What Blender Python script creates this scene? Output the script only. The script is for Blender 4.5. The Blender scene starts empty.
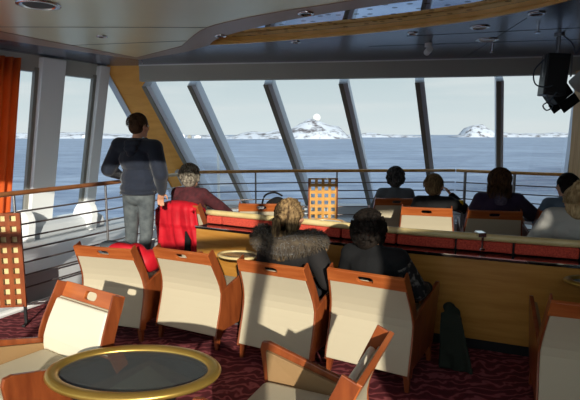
import bpy, bmesh, math, random
from mathutils import Vector, Matrix, noise
from mathutils.geometry import tessellate_polygon
R = math.radians
random.seed(7)
scene = bpy.context.scene
COL = scene.collection

# ---------------------------------------------------------------- materials
def lin(c):
    return tuple(((v/255)/12.92 if v/255 <= .04045 else ((v/255+.055)/1.055)**2.4) for v in c) + (1,)

def mat(name, c, rough=.6, metal=0., spec=.4, noise_scale=0, c2=None, bump=0., bscale=60, stretch=None, coat=0., sheen=0., ramp=(.35, .65)):
    m = bpy.data.materials.new(name); m.use_nodes = True
    nt = m.node_tree; b = nt.nodes['Principled BSDF']
    b.inputs['Base Color'].default_value = lin(c)
    b.inputs['Roughness'].default_value = rough
    b.inputs['Metallic'].default_value = metal
    b.inputs['Specular IOR Level'].default_value = spec
    b.inputs['Coat Weight'].default_value = coat
    b.inputs['Sheen Weight'].default_value = sheen
    tc = nt.nodes.new('ShaderNodeTexCoord'); mp = nt.nodes.new('ShaderNodeMapping')
    nt.links.new(tc.outputs['Object'], mp.inputs['Vector'])
    if stretch: mp.inputs['Scale'].default_value = stretch
    if noise_scale:
        n = nt.nodes.new('ShaderNodeTexNoise'); n.inputs['Scale'].default_value = noise_scale
        n.inputs['Detail'].default_value = 5
        nt.links.new(mp.outputs['Vector'], n.inputs['Vector'])
        r = nt.nodes.new('ShaderNodeValToRGB')
        r.color_ramp.elements[0].position = ramp[0]; r.color_ramp.elements[1].position = ramp[1]
        r.color_ramp.elements[0].color = lin(c); r.color_ramp.elements[1].color = lin(c2 or c)
        nt.links.new(n.outputs['Fac'], r.inputs['Fac']); nt.links.new(r.outputs['Color'], b.inputs['Base Color'])
    if bump:
        n2 = nt.nodes.new('ShaderNodeTexNoise'); n2.inputs['Scale'].default_value = bscale; n2.inputs['Detail'].default_value = 4
        nt.links.new(mp.outputs['Vector'], n2.inputs['Vector'])
        bp = nt.nodes.new('ShaderNodeBump'); bp.inputs['Strength'].default_value = bump; bp.inputs['Distance'].default_value = .01
        nt.links.new(n2.outputs['Fac'], bp.inputs['Height']); nt.links.new(bp.outputs['Normal'], b.inputs['Normal'])
    return m

M = {}
M['cherry'] = mat('cherry wood', (148, 76, 38), .35, noise_scale=6, c2=(118, 56, 28), stretch=(3, 3, .6), coat=.25)
M['cherry_top'] = mat('light cherry wood', (190, 106, 54), .32, noise_scale=5, c2=(164, 84, 40), stretch=(.6, 4, 4), coat=.25)
M['cream'] = mat('cream upholstery', (192, 180, 154), .75, bump=.15, bscale=300)
M['leather'] = mat('cream leather', (222, 214, 192), .45, bump=.25, bscale=9)
M['tan'] = mat('tan upholstery', (150, 118, 80), .6, bump=.1, bscale=200)
M['ochre'] = mat('ochre veneer', (236, 172, 78), .45, noise_scale=3, c2=(224, 158, 66), stretch=(1, 1, 5), coat=.15)
M['panelwood'] = mat('honey veneer', (186, 132, 60), .38, noise_scale=4, c2=(168, 114, 46), stretch=(.6, .6, 6), coat=.2)
M['honey'] = mat('honey handrail wood', (214, 160, 84), .3, noise_scale=7, c2=(188, 134, 60), coat=.4)
M['edgewood'] = mat('pale yellow edge wood', (252, 204, 116), .35, metal=.15, noise_scale=4, c2=(236, 184, 92), coat=.3)
M['brownrail'] = mat('brown handrail wood', (150, 98, 62), .3, noise_scale=7, c2=(128, 82, 50), coat=.4)
M['creamrail'] = mat('pale wood rail', (226, 204, 150), .35, noise_scale=5, c2=(208, 184, 128), coat=.3)
M['red'] = mat('red woven upholstery', (214, 84, 62), .8, noise_scale=90, c2=(176, 54, 42), bump=.3, bscale=250)
M['black'] = mat('black gloss', (16, 16, 18), .12, spec=.6)
M['blackmat'] = mat('black matt', (20, 20, 22), .5)
M['chrome'] = mat('chrome', (215, 218, 222), .12, metal=1)
M['steel'] = mat('grey steel', (140, 140, 142), .35, metal=.8)
M['redsteel'] = mat('dark steel rail', (120, 110, 108), .35, metal=.6)
M['brass'] = mat('brass', (196, 162, 84), .3, metal=.7, noise_scale=3, c2=(170, 136, 62))
M['paint'] = mat('grey white paint', (240, 242, 242), .45, spec=.5)
M['mullion'] = mat('grey mullion paint', (212, 222, 236), .35, spec=.5)
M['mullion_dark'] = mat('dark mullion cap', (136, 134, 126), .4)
M['fascia'] = mat('taupe fascia', (186, 186, 176), .5)
M['darkceil'] = mat('blue grey ceiling', (86, 94, 114), .25, metal=.45, spec=.7, noise_scale=2, c2=(98, 106, 128), bump=.03, bscale=2)
M['beigeceil'] = mat('beige ceiling', (232, 226, 196), .34, metal=.7, spec=.5, noise_scale=1.5, c2=(226, 220, 190))
M['browntrim'] = mat('brown ceiling trim', (168, 144, 128), .4, metal=.3)
M['duct'] = mat('grey duct', (190, 194, 198), .5)
M['orange'] = mat('orange curtain', (240, 122, 52), .85, noise_scale=3, c2=(226, 104, 40), sheen=.3)
_m = M['orange']; _nt = _m.node_tree; _t = _nt.nodes.new('ShaderNodeBsdfTranslucent'); _t.inputs[0].default_value = lin((250, 150, 70)); _x = _nt.nodes.new('ShaderNodeMixShader'); _x.inputs[0].default_value = .45
_nt.links.new(_nt.nodes['Principled BSDF'].outputs[0], _x.inputs[1]); _nt.links.new(_t.outputs[0], _x.inputs[2]); _nt.links.new(_x.outputs[0], _nt.nodes['Material Output'].inputs[0])
M['paper'] = mat('white paper', (240, 240, 238), .7)
M['skin'] = mat('skin', (214, 160, 130), .5, noise_scale=12, c2=(200, 142, 112))
M['eye'] = mat('eye white', (235, 235, 232), .25)
M['navy'] = mat('navy hoodie cloth', (25, 33, 50), .85, bump=.3, bscale=25, sheen=.2, noise_scale=8, c2=(24, 30, 44))
M['jeans'] = mat('grey denim', (98, 104, 106), .85, noise_scale=14, c2=(72, 78, 82), bump=.25, bscale=30)
M['maroon'] = mat('maroon knit', (84, 34, 40), .9, noise_scale=20, c2=(60, 26, 32), bump=.3, bscale=80)
M['fur'] = mat('taupe fur', (88, 76, 60), .95, noise_scale=30, c2=(64, 54, 44), sheen=.3)
M['darkcoat'] = mat('dark coat', (30, 27, 27), .85, bump=.3, bscale=40)
M['blackcloth'] = mat('black cloth', (13, 13, 15), .9, bump=.3, bscale=50)
M['pattern'] = mat('black floral cloth', (18, 18, 20), .8, noise_scale=26, c2=(110, 106, 100), ramp=(.52, .66))
M['greycloth'] = mat('grey cloth', (92, 98, 104), .9, bump=.3, bscale=50)
M['bluegrey'] = mat('blue grey cloth', (100, 116, 134), .9, bump=.3, bscale=50)
M['purple'] = mat('aubergine fleece', (46, 32, 56), .95, bump=.3, bscale=50, sheen=.1)
M['scarf'] = mat('grey purple scarf', (98, 88, 104), .9, noise_scale=24, c2=(60, 52, 70), bump=.3)
M['lightgrey'] = mat('light grey jersey', (172, 170, 164), .9, bump=.3, bscale=60)
M['greencloth'] = mat('dark green cloth', (30, 36, 26), .9, bump=.3, bscale=30)
M['trousers'] = mat('dark trousers', (34, 34, 38), .9)
M['shoe'] = mat('dark shoe', (28, 24, 22), .5)
M['redcloth'] = mat('red anorak', (206, 22, 40), .6, noise_scale=5, c2=(176, 12, 30), bump=.3, bscale=15)
M['bottle'] = mat('yellow drink', (214, 170, 40), .2)
M['fixture'] = mat('fixture black', (22, 22, 24), .4, spec=.5)
M['cable'] = mat('cable grey', (90, 100, 110), .5)
M['white'] = mat('white plastic', (225, 225, 222), .4)
M['darkwall'] = mat('aft wall panel', (128, 112, 92), .6)
M['tanwood'] = mat('tan grained panel', (226, 188, 134), .45, noise_scale=4, c2=(204, 162, 106), stretch=(8, 8, .5))
M['rock'] = mat('x', (90, 86, 84), .9)
for k, c, c2 in (('hair_brown', (58, 40, 28), (84, 60, 40)), ('hair_grey', (168, 158, 142), (96, 88, 78)), ('hair_blond', (170, 140, 98), (72, 54, 38)),
                 ('hair_dark', (18, 14, 12), (36, 28, 22)), ('hair_greydark', (92, 90, 88), (44, 44, 46)), ('hair_sand', (150, 122, 84), (84, 66, 46)),
                 ('hair_wavy', (112, 78, 50), (52, 34, 24)), ('hair_bun', (208, 182, 136), (140, 112, 74))):
    M[k] = mat(k, c, .75, spec=.2, noise_scale=55, c2=c2, bump=.5, bscale=120, stretch=(1, 1, .25))

def glass(name, tint, refl=.5, painted_sheen=0):
    m = bpy.data.materials.new(name); m.use_nodes = True; nt = m.node_tree
    for n in list(nt.nodes):
        if n.type != 'OUTPUT_MATERIAL': nt.nodes.remove(n)
    out = [n for n in nt.nodes if n.type == 'OUTPUT_MATERIAL'][0]
    t = nt.nodes.new('ShaderNodeBsdfTransparent'); t.inputs['Color'].default_value = tint + (1,)
    g = nt.nodes.new('ShaderNodeBsdfGlossy'); g.inputs['Roughness'].default_value = .03
    f = nt.nodes.new('ShaderNodeFresnel'); f.inputs['IOR'].default_value = 1.45
    mu = nt.nodes.new('ShaderNodeMath'); mu.operation = 'MULTIPLY'; mu.inputs[1].default_value = refl
    mx = nt.nodes.new('ShaderNodeMixShader')
    nt.links.new(f.outputs[0], mu.inputs[0]); nt.links.new(mu.outputs[0], mx.inputs[0])
    nt.links.new(t.outputs[0], mx.inputs[1]); nt.links.new(g.outputs[0], mx.inputs[2])
    if painted_sheen:  # grey diffuse share lightens the glass, standing in for reflections
        d = nt.nodes.new('ShaderNodeBsdfDiffuse'); d.inputs[0].default_value = (.5, .54, .52, 1); m2 = nt.nodes.new('ShaderNodeMixShader'); m2.inputs[0].default_value = painted_sheen
        nt.links.new(mx.outputs[0], m2.inputs[1]); nt.links.new(d.outputs[0], m2.inputs[2]); mx = m2
    nt.links.new(mx.outputs[0], out.inputs[0])
    return m
M['glass'] = glass('window glass', (.96, .98, .98), .35)
M['tableglass'] = glass('smoked table glass', (.8, .82, .82), 1.8, .13)

def carpet():
    m = mat('red carpet', (110, 30, 40), .95); nt = m.node_tree; b = nt.nodes['Principled BSDF']
    tc = nt.nodes.new('ShaderNodeTexCoord')
    n = nt.nodes.new('ShaderNodeTexNoise'); n.inputs['Scale'].default_value = 2.2; n.inputs['Detail'].default_value = 1
    nt.links.new(tc.outputs['Object'], n.inputs['Vector'])
    mx = nt.nodes.new('ShaderNodeMix'); mx.data_type = 'VECTOR'; mx.inputs['Factor'].default_value = .22
    nt.links.new(tc.outputs['Object'], mx.inputs[4]); nt.links.new(n.outputs['Color'], mx.inputs[5])
    w = nt.nodes.new('ShaderNodeTexWave'); w.wave_type = 'RINGS'; w.inputs['Scale'].default_value = 5; w.inputs['Distortion'].default_value = 7
    w.inputs['Detail'].default_value = 1; w.inputs['Detail Scale'].default_value = 3
    nt.links.new(mx.outputs[1], w.inputs['Vector'])
    r = nt.nodes.new('ShaderNodeValToRGB'); e = r.color_ramp.elements
    e[0].position = .0; e[0].color = lin((84, 22, 30)); e[1].position = .95; e[1].color = lin((150, 74, 78))
    x = r.color_ramp.elements.new(.7); x.color = lin((104, 28, 38))
    nt.links.new(w.outputs['Fac'], r.inputs['Fac']); nt.links.new(r.outputs['Color'], b.inputs['Base Color'])
    n2 = nt.nodes.new('ShaderNodeTexNoise'); n2.inputs['Scale'].default_value = 400
    bp = nt.nodes.new('ShaderNodeBump'); bp.inputs['Strength'].default_value = .5; bp.inputs['Distance'].default_value = .004
    nt.links.new(tc.outputs['Object'], n2.inputs['Vector']); nt.links.new(n2.outputs['Fac'], bp.inputs['Height']); nt.links.new(bp.outputs['Normal'], b.inputs['Normal'])
    return m
M['carpet'] = carpet()

def mirror_mat():
    m = mat('mirror ceiling with tiny lamps', (214, 220, 228), .04, metal=1); nt = m.node_tree; b = nt.nodes['Principled BSDF']
    tc = nt.nodes.new('ShaderNodeTexCoord'); v = nt.nodes.new('ShaderNodeTexVoronoi'); v.voronoi_dimensions = '2D'; v.inputs['Scale'].default_value = 6
    nt.links.new(tc.outputs['Object'], v.inputs['Vector'])
    r = nt.nodes.new('ShaderNodeValToRGB'); r.color_ramp.interpolation = 'CONSTANT'
    r.color_ramp.elements[0].color = lin((60, 62, 66)); r.color_ramp.elements[1].position = .15; r.color_ramp.elements[1].color = lin((212, 222, 238))
    nt.links.new(v.outputs['Distance'], r.inputs['Fac']); nt.links.new(r.outputs['Color'], b.inputs['Base Color'])
    n = nt.nodes.new('ShaderNodeTexNoise'); n.inputs['Scale'].default_value = 1.2
    bp = nt.nodes.new('ShaderNodeBump'); bp.inputs['Strength'].default_value = .05; bp.inputs['Distance'].default_value = .02
    nt.links.new(tc.outputs['Object'], n.inputs['Vector']); nt.links.new(n.outputs['Fac'], bp.inputs['Height']); nt.links.new(bp.outputs['Normal'], b.inputs['Normal'])
    return m
M['mirror'] = mirror_mat()

def sea_mat():
    m = mat('sea water', (58, 88, 128), .35, spec=.5); nt = m.node_tree; b = nt.nodes['Principled BSDF']
    tc = nt.nodes.new('ShaderNodeTexCoord'); mp = nt.nodes.new('ShaderNodeMapping'); mp.inputs['Scale'].default_value = (.4, 1, 1)
    nt.links.new(tc.outputs['Object'], mp.inputs['Vector'])
    n = nt.nodes.new('ShaderNodeTexNoise'); n.inputs['Scale'].default_value = .09; n.inputs['Detail'].default_value = 9; n.inputs['Roughness'].default_value = .68
    nt.links.new(mp.outputs['Vector'], n.inputs['Vector'])
    r = nt.nodes.new('ShaderNodeValToRGB'); r.color_ramp.elements[0].position = .3; r.color_ramp.elements[1].position = .72
    r.color_ramp.elements[0].color = lin((62, 90, 132)); r.color_ramp.elements[1].color = lin((140, 160, 188))
    nt.links.new(n.outputs['Fac'], r.inputs['Fac']); nt.links.new(r.outputs['Color'], b.inputs['Base Color'])
    n3 = nt.nodes.new('ShaderNodeTexNoise'); n3.inputs['Scale'].default_value = .011; n3.inputs['Detail'].default_value = 8; n3.inputs['Roughness'].default_value = .75
    nt.links.new(mp.outputs['Vector'], n3.inputs['Vector'])
    av = nt.nodes.new('ShaderNodeMath'); av.operation = 'ADD'; h5 = nt.nodes.new('ShaderNodeMath'); h5.operation = 'MULTIPLY'; h5.inputs[1].default_value = .5
    nt.links.new(n.outputs['Fac'], av.inputs[0]); nt.links.new(n3.outputs['Fac'], av.inputs[1]); nt.links.new(av.outputs[0], h5.inputs[0]); nt.links.new(h5.outputs[0], r.inputs['Fac'])
    r.color_ramp.elements[0].position = .42; r.color_ramp.elements[1].position = .58
    bp = nt.nodes.new('ShaderNodeBump'); bp.inputs['Strength'].default_value = 1; bp.inputs['Distance'].default_value = 1.2
    nt.links.new(n.outputs['Fac'], bp.inputs['Height']); nt.links.new(bp.outputs['Normal'], b.inputs['Normal'])
    return m
M['sea'] = sea_mat()

def snow_mat():
    m = mat('snow and rock', (236, 240, 246), .8); nt = m.node_tree; b = nt.nodes['Principled BSDF']
    g = nt.nodes.new('ShaderNodeTexCoord'); n = nt.nodes.new('ShaderNodeTexNoise'); n.inputs['Scale'].default_value = .016; n.inputs['Detail'].default_value = 8
    n.inputs['Roughness'].default_value = .65
    nt.links.new(g.outputs['Object'], n.inputs['Vector'])
    r = nt.nodes.new('ShaderNodeValToRGB'); r.color_ramp.elements[0].position = .38; r.color_ramp.elements[0].color = lin((92, 88, 92))
    r.color_ramp.elements[1].position = .52; r.color_ramp.elements[1].color = lin((196, 202, 212))
    nt.links.new(n.outputs['Fac'], r.inputs['Fac']); nt.links.new(r.outputs['Color'], b.inputs['Base Color'])
    return m
M['snow'] = snow_mat()

# ---------------------------------------------------------------- mesh helpers
def link(name, bm, m, parent=None, smooth=False, bevel=0., seg=2, mats=None):
    me = bpy.data.meshes.new(name)
    bmesh.ops.recalc_face_normals(bm, faces=bm.faces)
    bm.to_mesh(me); bm.free()
    for k in (mats or [m]): me.materials.append(M[k])
    if smooth:
        for p in me.polygons: p.use_smooth = True
    o = bpy.data.objects.new(name, me); COL.objects.link(o)
    if parent: o.parent = parent
    if bevel:
        md = o.modifiers.new('bevel', 'BEVEL'); md.width = bevel; md.segments = seg; md.limit_method = 'ANGLE'; md.angle_limit = R(40)
    return o

def thing(name, label, cat, loc=(0, 0, 0), az=0, group=None):
    """Empty at the base; local +Y is turned to the compass azimuth az (degrees, clockwise from +Y)"""
    o = bpy.data.objects.new(name, None); COL.objects.link(o); o.empty_display_size = .1
    o.location = loc; o.rotation_euler = (0, 0, -R(az)); o['label'] = label; o['category'] = cat
    if group: o['group'] = group
    return o

def tag(o, label, cat, group=None):
    o['label'] = label; o['category'] = cat
    if group: o['group'] = group
    return o

def struct(o):
    o['kind'] = 'structure'; return o

def dup(root, loc, az, label, group=None):
    r = root.copy(); COL.objects.link(r); r.location = loc; r.rotation_euler = (0, 0, -R(az)); r['label'] = label
    if group: r['group'] = group
    for ch in list(root.children):
        c = ch.copy(); COL.objects.link(c); c.parent = r
        for g in list(ch.children):
            d = g.copy(); COL.objects.link(d); d.parent = c
    return r

def box(bm, x0, x1, y0, y1, z0, z1, mtx=None):
    vs = [bm.verts.new((x, y, z)) for z in (z0, z1) for y in (y0, y1) for x in (x0, x1)]
    for f in ((0, 1, 3, 2), (4, 6, 7, 5), (0, 4, 5, 1), (2, 3, 7, 6), (0, 2, 6, 4), (1, 5, 7, 3)):
        bm.faces.new([vs[i] for i in f])
    if mtx: bmesh.ops.transform(bm, matrix=mtx, verts=vs)
    return vs

def prism(bm, poly, axis_vec, base=(0, 0, 0)):
    """poly: list of 3d points, extruded by axis_vec"""
    a = [bm.verts.new(Vector(p)) for p in poly]; v = Vector(axis_vec)
    b = [bm.verts.new(Vector(p)+v) for p in poly]
    tris = tessellate_polygon([[Vector(p) for p in poly]])
    for t in tris:
        bm.faces.new([a[i] for i in t]); bm.faces.new([b[i] for i in reversed(t)])
    n = len(poly)
    for i in range(n):
        bm.faces.new([a[i], a[(i+1) % n], b[(i+1) % n], b[i]])

def tube(bm, pts, r, n=10, caps=True, squash=1.):
    pts = [Vector(p) for p in pts]; rings = []
    rs = r if isinstance(r, (list, tuple)) else [r]*len(pts)
    up = Vector((0, 0, 1))
    for i, p in enumerate(pts):
        d = (pts[min(i+1, len(pts)-1)]-pts[max(i-1, 0)]).normalized()
        u = up if abs(d.dot(up)) < .95 else Vector((1, 0, 0))
        a = d.cross(u).normalized(); b = a.cross(d).normalized()
        rings.append([bm.verts.new(p+(a*math.cos(t)+b*math.sin(t)*squash)*rs[i]) for t in [2*math.pi*k/n for k in range(n)]])
    for i in range(len(rings)-1):
        for k in range(n):
            bm.faces.new([rings[i][k], rings[i][(k+1) % n], rings[i+1][(k+1) % n], rings[i+1][k]])
    if caps:
        bm.faces.new(rings[0][::-1]); bm.faces.new(rings[-1])

def ell(bm, c, r, rot=None, u=16, v=10):
    g = bmesh.ops.create_uvsphere(bm, u_segments=u, v_segments=v, radius=1)
    m = Matrix.Translation(Vector(c)) @ (rot.to_4x4() if rot else Matrix()) @ Matrix.Diagonal((*r, 1))
    bmesh.ops.transform(bm, matrix=m, verts=g['verts'])
    return g['verts']

def cyl(bm, c, r, h, n=20, r2=None):
    g = bmesh.ops.create_cone(bm, cap_ends=True, segments=n, radius1=r, radius2=r if r2 is None else r2, depth=h)
    bmesh.ops.translate(bm, verts=g['verts'], vec=(c[0], c[1], c[2]+h/2))
    return g['verts']

def smoothpts(pts, n=6):
    """Catmull-Rom through points"""
    P = [Vector(p) for p in pts]; out = []
    for i in range(len(P)-1):
        p0 = P[max(i-1, 0)]; p1 = P[i]; p2 = P[i+1]; p3 = P[min(i+2, len(P)-1)]
        for k in range(n):
            t = k/n
            out.append(.5*((2*p1)+(-p0+p2)*t+(2*p0-5*p1+4*p2-p3)*t*t+(-p0+3*p1-3*p2+p3)*t**3))
    out.append(P[-1]); return out

def capsule(bm, p0, p1, r0, r1):
    p0 = Vector(p0); p1 = Vector(p1)
    ell(bm, p0, (r0,)*3, u=14, v=8); ell(bm, p1, (r1,)*3, u=14, v=8)
    tube(bm, [p0, p1], [r0, r1], 14)

def remeshed(name, bm, m, parent, voxel=.009, smooth=3, mats=None):
    me = bpy.data.meshes.new(name); bm.to_mesh(me); bm.free()
    o = bpy.data.objects.new(name, me); COL.objects.link(o)
    md = o.modifiers.new('r', 'REMESH'); md.mode = 'VOXEL'; md.voxel_size = voxel
    s = o.modifiers.new('s', 'SMOOTH'); s.factor = .5; s.iterations = smooth
    bpy.context.view_layer.update()
    me2 = bpy.data.meshes.new_from_object(o.evaluated_get(bpy.context.evaluated_depsgraph_get()))
    me2.name = name; o.modifiers.clear(); o.data = me2
    me2.materials.clear()
    for k in (mats or [m]): me2.materials.append(M[k])
    for p in me2.polygons: p.use_smooth = True
    o.parent = parent
    return o

# ---------------------------------------------------------------- camera
cam = bpy.data.cameras.new('camera'); co = bpy.data.objects.new('camera', cam); COL.objects.link(co); scene.camera = co
cam.sensor_width = 36; cam.lens = 500/580*36; cam.clip_end = 60000
co.location = (0, 0, 1.7); co.rotation_euler = (math.pi/2-math.atan(65.5/500), 0, 0)

# ---------------------------------------------------------------- world and sun
w = bpy.data.worlds.new('sky'); scene.world = w; w.use_nodes = True; nt = w.node_tree; bg = nt.nodes['Background']
tc = nt.nodes.new('ShaderNodeTexCoord'); sp = nt.nodes.new('ShaderNodeSeparateXYZ'); nt.links.new(tc.outputs['Generated'], sp.inputs[0])
r = nt.nodes.new('ShaderNodeValToRGB'); e = r.color_ramp.elements
e[0].position = 0; e[0].color = lin((220, 230, 232)); e[1].position = .7; e[1].color = lin((176, 200, 222))
x = r.color_ramp.elements.new(.13); x.color = lin((194, 211, 216))
nt.links.new(sp.outputs['Z'], r.inputs['Fac'])
mp = nt.nodes.new('ShaderNodeMapping'); mp.inputs['Scale'].default_value = (1.2, 1.2, 14); nt.links.new(tc.outputs['Generated'], mp.inputs[0])
n = nt.nodes.new('ShaderNodeTexNoise'); n.inputs['Scale'].default_value = 2.2; n.inputs['Detail'].default_value = 4; nt.links.new(mp.outputs[0], n.inputs[0])
cr = nt.nodes.new('ShaderNodeValToRGB'); cr.color_ramp.elements[0].position = .45; cr.color_ramp.elements[1].position = .75
nt.links.new(n.outputs['Fac'], cr.inputs[0])
mx = nt.nodes.new('ShaderNodeMix'); mx.data_type = 'RGBA'
nt.links.new(cr.outputs['Color'], mx.inputs['Factor']); nt.links.new(r.outputs['Color'], mx.inputs[6]); mx.inputs[7].default_value = lin((222, 229, 230))
nt.links.new(mx.outputs[2], bg.inputs['Color'])
# the sky glows brighter round the low sun behind the ship
mr = nt.nodes.new('ShaderNodeMapRange'); mr.inputs['From Min'].default_value = .2; mr.inputs['From Max'].default_value = -1
mr.inputs['To Min'].default_value = 1.0; mr.inputs['To Max'].default_value = 1.5
nt.links.new(sp.outputs['Y'], mr.inputs['Value']); nt.links.new(mr.outputs[0], bg.inputs['Strength'])
sl = bpy.data.lights.new('sun', 'SUN'); sl.energy = 5.4; sl.angle = R(.6); sl.color = (1, .93, .8)
so = bpy.data.objects.new('sun', sl); COL.objects.link(so)
SUN = Vector((-.12, 1, -.3)).normalized()
so.rotation_euler = SUN.to_track_quat('-Z', 'Y').to_euler(); so.location = (1, -8, 6)

# ---------------------------------------------------------------- outside: sea, islands
bm = bmesh.new(); bmesh.ops.create_grid(bm, x_segments=1, y_segments=1, size=24000)
o = struct(link('sea', bm, 'sea')); o.location = (0, 6000, -25)

def island(name, label, prof, dist, depth, base=-26, seed=0):
    """prof: (bearing tangent, height above the water) along the skyline"""
    bm = bmesh.new(); us = []; 
    for i in range(len(prof)-1):
        (a, h0), (b, h1) = prof[i], prof[i+1]; n = max(2, int((b-a)*500/2.0))
        for k in range(n): t = k/n; us.append((a+(b-a)*t, h0+(h1-h0)*t))
    us.append(prof[-1]); nv = 14; rows = []
    for j in range(nv+1):
        v = j/nv; row = []
        for (a, h) in us:
            y = dist+depth*v; x = a*dist*(1+.35*depth/dist*v)
            sh = math.sin(math.pi*min(1, v*1.1+.0))**.8 if v*1.1 < 1 else 0
            nz = noise.fractal(Vector((x*.006+seed, y*.006, 0)), 1, 2, 5)
            row.append(bm.verts.new((x, y, base+max(0, (h*(1+.0*nz))*sh+nz*h*.28*sh)+ (1.5 if 0 < v < 1 else -2))))
        rows.append(row)
    for j in range(nv):
        for i in range(len(us)-1):
            bm.faces.new([rows[j][i], rows[j][i+1], rows[j+1][i+1], rows[j+1][i]])
    o = link(name, bm, 'snow', smooth=True); tag(o, label, 'island'); return o
def px(l): return [((x-290)/500, h) for x, h in l]
island('snowy_island', 'snow-covered rocky island with a round white dome on its summit', px([(222, 6), (236, 26), (250, 40), (262, 36), (275, 54), (290, 56), (300, 92), (312, 110), (322, 108), (334, 90), (343, 70), (350, 22), (354, 4)]), 3000, 700, seed=3)
island('snowy_shore', 'low snowy shore with a small town, seen through the left windows', px([(-180, 30), (0, 34), (60, 42), (90, 36), (130, 24), (150, 22), (175, 18), (200, 22), (214, 28), (226, 16), (234, 4)]), 3300, 600, seed=9)
island('snowy_shore', 'thin low snowy strip of land between the domed island and the right hand hill', px([(340, 14), (352, 26), (372, 40), (392, 26), (420, 14), (432, 4)]), 4600, 500, seed=14)
island('snowy_island', 'small steep snowy hill rising beside a low spit on the right', px([(458, 4), (466, 20), (471, 84), (478, 116), (488, 110), (496, 74), (508, 52), (530, 34), (548, 40), (566, 44), (600, 20)]), 4800, 700, seed=21)
bm = bmesh.new(); ell(bm, (0, 0, 22), (27, 27, 27), u=24, v=16)
t = thing('radar_dome', 'white spherical radar dome on top of the snowy island', 'dome', (175, 3330, 88)); link('dome', bm, 'white', t, smooth=True)
bm = bmesh.new(); cyl(bm, (0, 0, -30), 16, 36); link('base', bm, 'white', t)
bm = bmesh.new(); box(bm, -15, 15, -8, 8, -30, 12); box(bm, -6, 6, -6, 6, 12, 20)
tag(link('station_building', bm, 'mullion_dark'), 'dark hut left of the white dome on the island ridge', 'building').location = (118, 3320, 60)
bm = bmesh.new(); cyl(bm, (0, 0, 0), 4.5, 62, 10); box(bm, -8, 8, -8, 8, 0, 22); box(bm, -6, 6, -6, 6, 48, 56)
tag(link('church_tower', bm, 'mullion_dark'), 'dark slim tower standing above the small town', 'tower').location = (-735, 3290, -22)
TB = [(-700, 34, 20, 'mullion'), (-655, 24, 15, 'mullion_dark'), (-800, 28, 14, 'white'), (-600, 40, 12, 'white'), (-850, 30, 13, 'mullion_dark'), (-1330, 44, 16, 'mullion'), (-1250, 28, 22, 'white')]
for i, (x, wd, h, mm) in enumerate(TB):
    bm = bmesh.new(); box(bm, -wd/2, wd/2, -8, 8, 0, h); prism(bm, [(-wd/2, -8, h), (wd/2, -8, h), (0, -8, h+7)], (0, 16, 0))
    tag(link('town_building', bm, mm), 'tiny gabled town building on the far snowy shore', 'building', 'tiny buildings of the far town').location = (x, 3285, -22)
bm = bmesh.new(); box(bm, -9, 9, 10.4, 22, -2.75, -2.6); struct(link('trim_foredeck', bm, 'mullion_dark'))
bm = bmesh.new(); tube(bm, [(-1.72, 12, -2.6), (-1.72, 12, 1.36)], [.045, .03], 12)
tag(link('flagpole', bm, 'white', smooth=True), 'thin white pole standing on the deck outside the front windows', 'pole')

# ---------------------------------------------------------------- shell
H = 2.7
TOP = [(-2.72, 7.55), (-2.19, 7.5), (-1.43, 7.38), (.14, 7.2), (1.37, 7.03), (2.53, 6.85), (3.73, 6.61), (5.6, 6.2)]
RK = Vector((.342, .702, -1.0))           # rake of the front windows per metre of height
def front(x, z, off=0.):
    """point on the raked front wall below the ceiling line at x; off = towards the room"""
    for i in range(len(TOP)-1):
        if x <= TOP[i+1][0] or i == len(TOP)-2:
            (a, b), (c, d) = TOP[i], TOP[i+1]; t = (x-a)/(c-a); p = Vector((x, b+(d-b)*t, H)); break
    return p+RK*(H-z)+Vector((-.12, -.9, -.45))*off
LD = Vector((.48, .877, 0)); LN = Vector((-.877, .48, 0)); CN = Vector((-2.72, 7.55, H))
def side(s, z, off=0.):
    return CN-LD*s+LN*(.23*(H-z)-off)+Vector((0, 0, z-H))

bm = bmesh.new(); prism(bm, [(-8.6, -1.6, -.1), (5.7, -1.6, -.1), (5.7, 7.9, -.1), (3.9, 8.4, -.1), (-1.3, 9.0, -.1), (-3.2, 7.9, -.1), (-7.6, -.1, -.1)], (0, 0, .1)); struct(link('floor', bm, 'carpet'))
# raised forward platform
PL = [(-2.25, 5.75), (-.95, 5.45), (.1, 4.93), (.9, 4.47), (1.6, 4.17), (2.3, 3.9), (3.4, 3.45), (6.5, 3.2), (6.5, 7.6), (3.6, 8.2), (-1.3, 8.9), (-2.6, 8.3)]
bm = bmesh.new(); prism(bm, [(x, y, 0) for x, y in PL], (0, 0, .1)); struct(link('floor_platform', bm, 'carpet'))

def slab(name, quad, thick_vec, m):
    bm = bmesh.new(); prism(bm, quad, thick_vec); return struct(link(name, bm, m))
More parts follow.
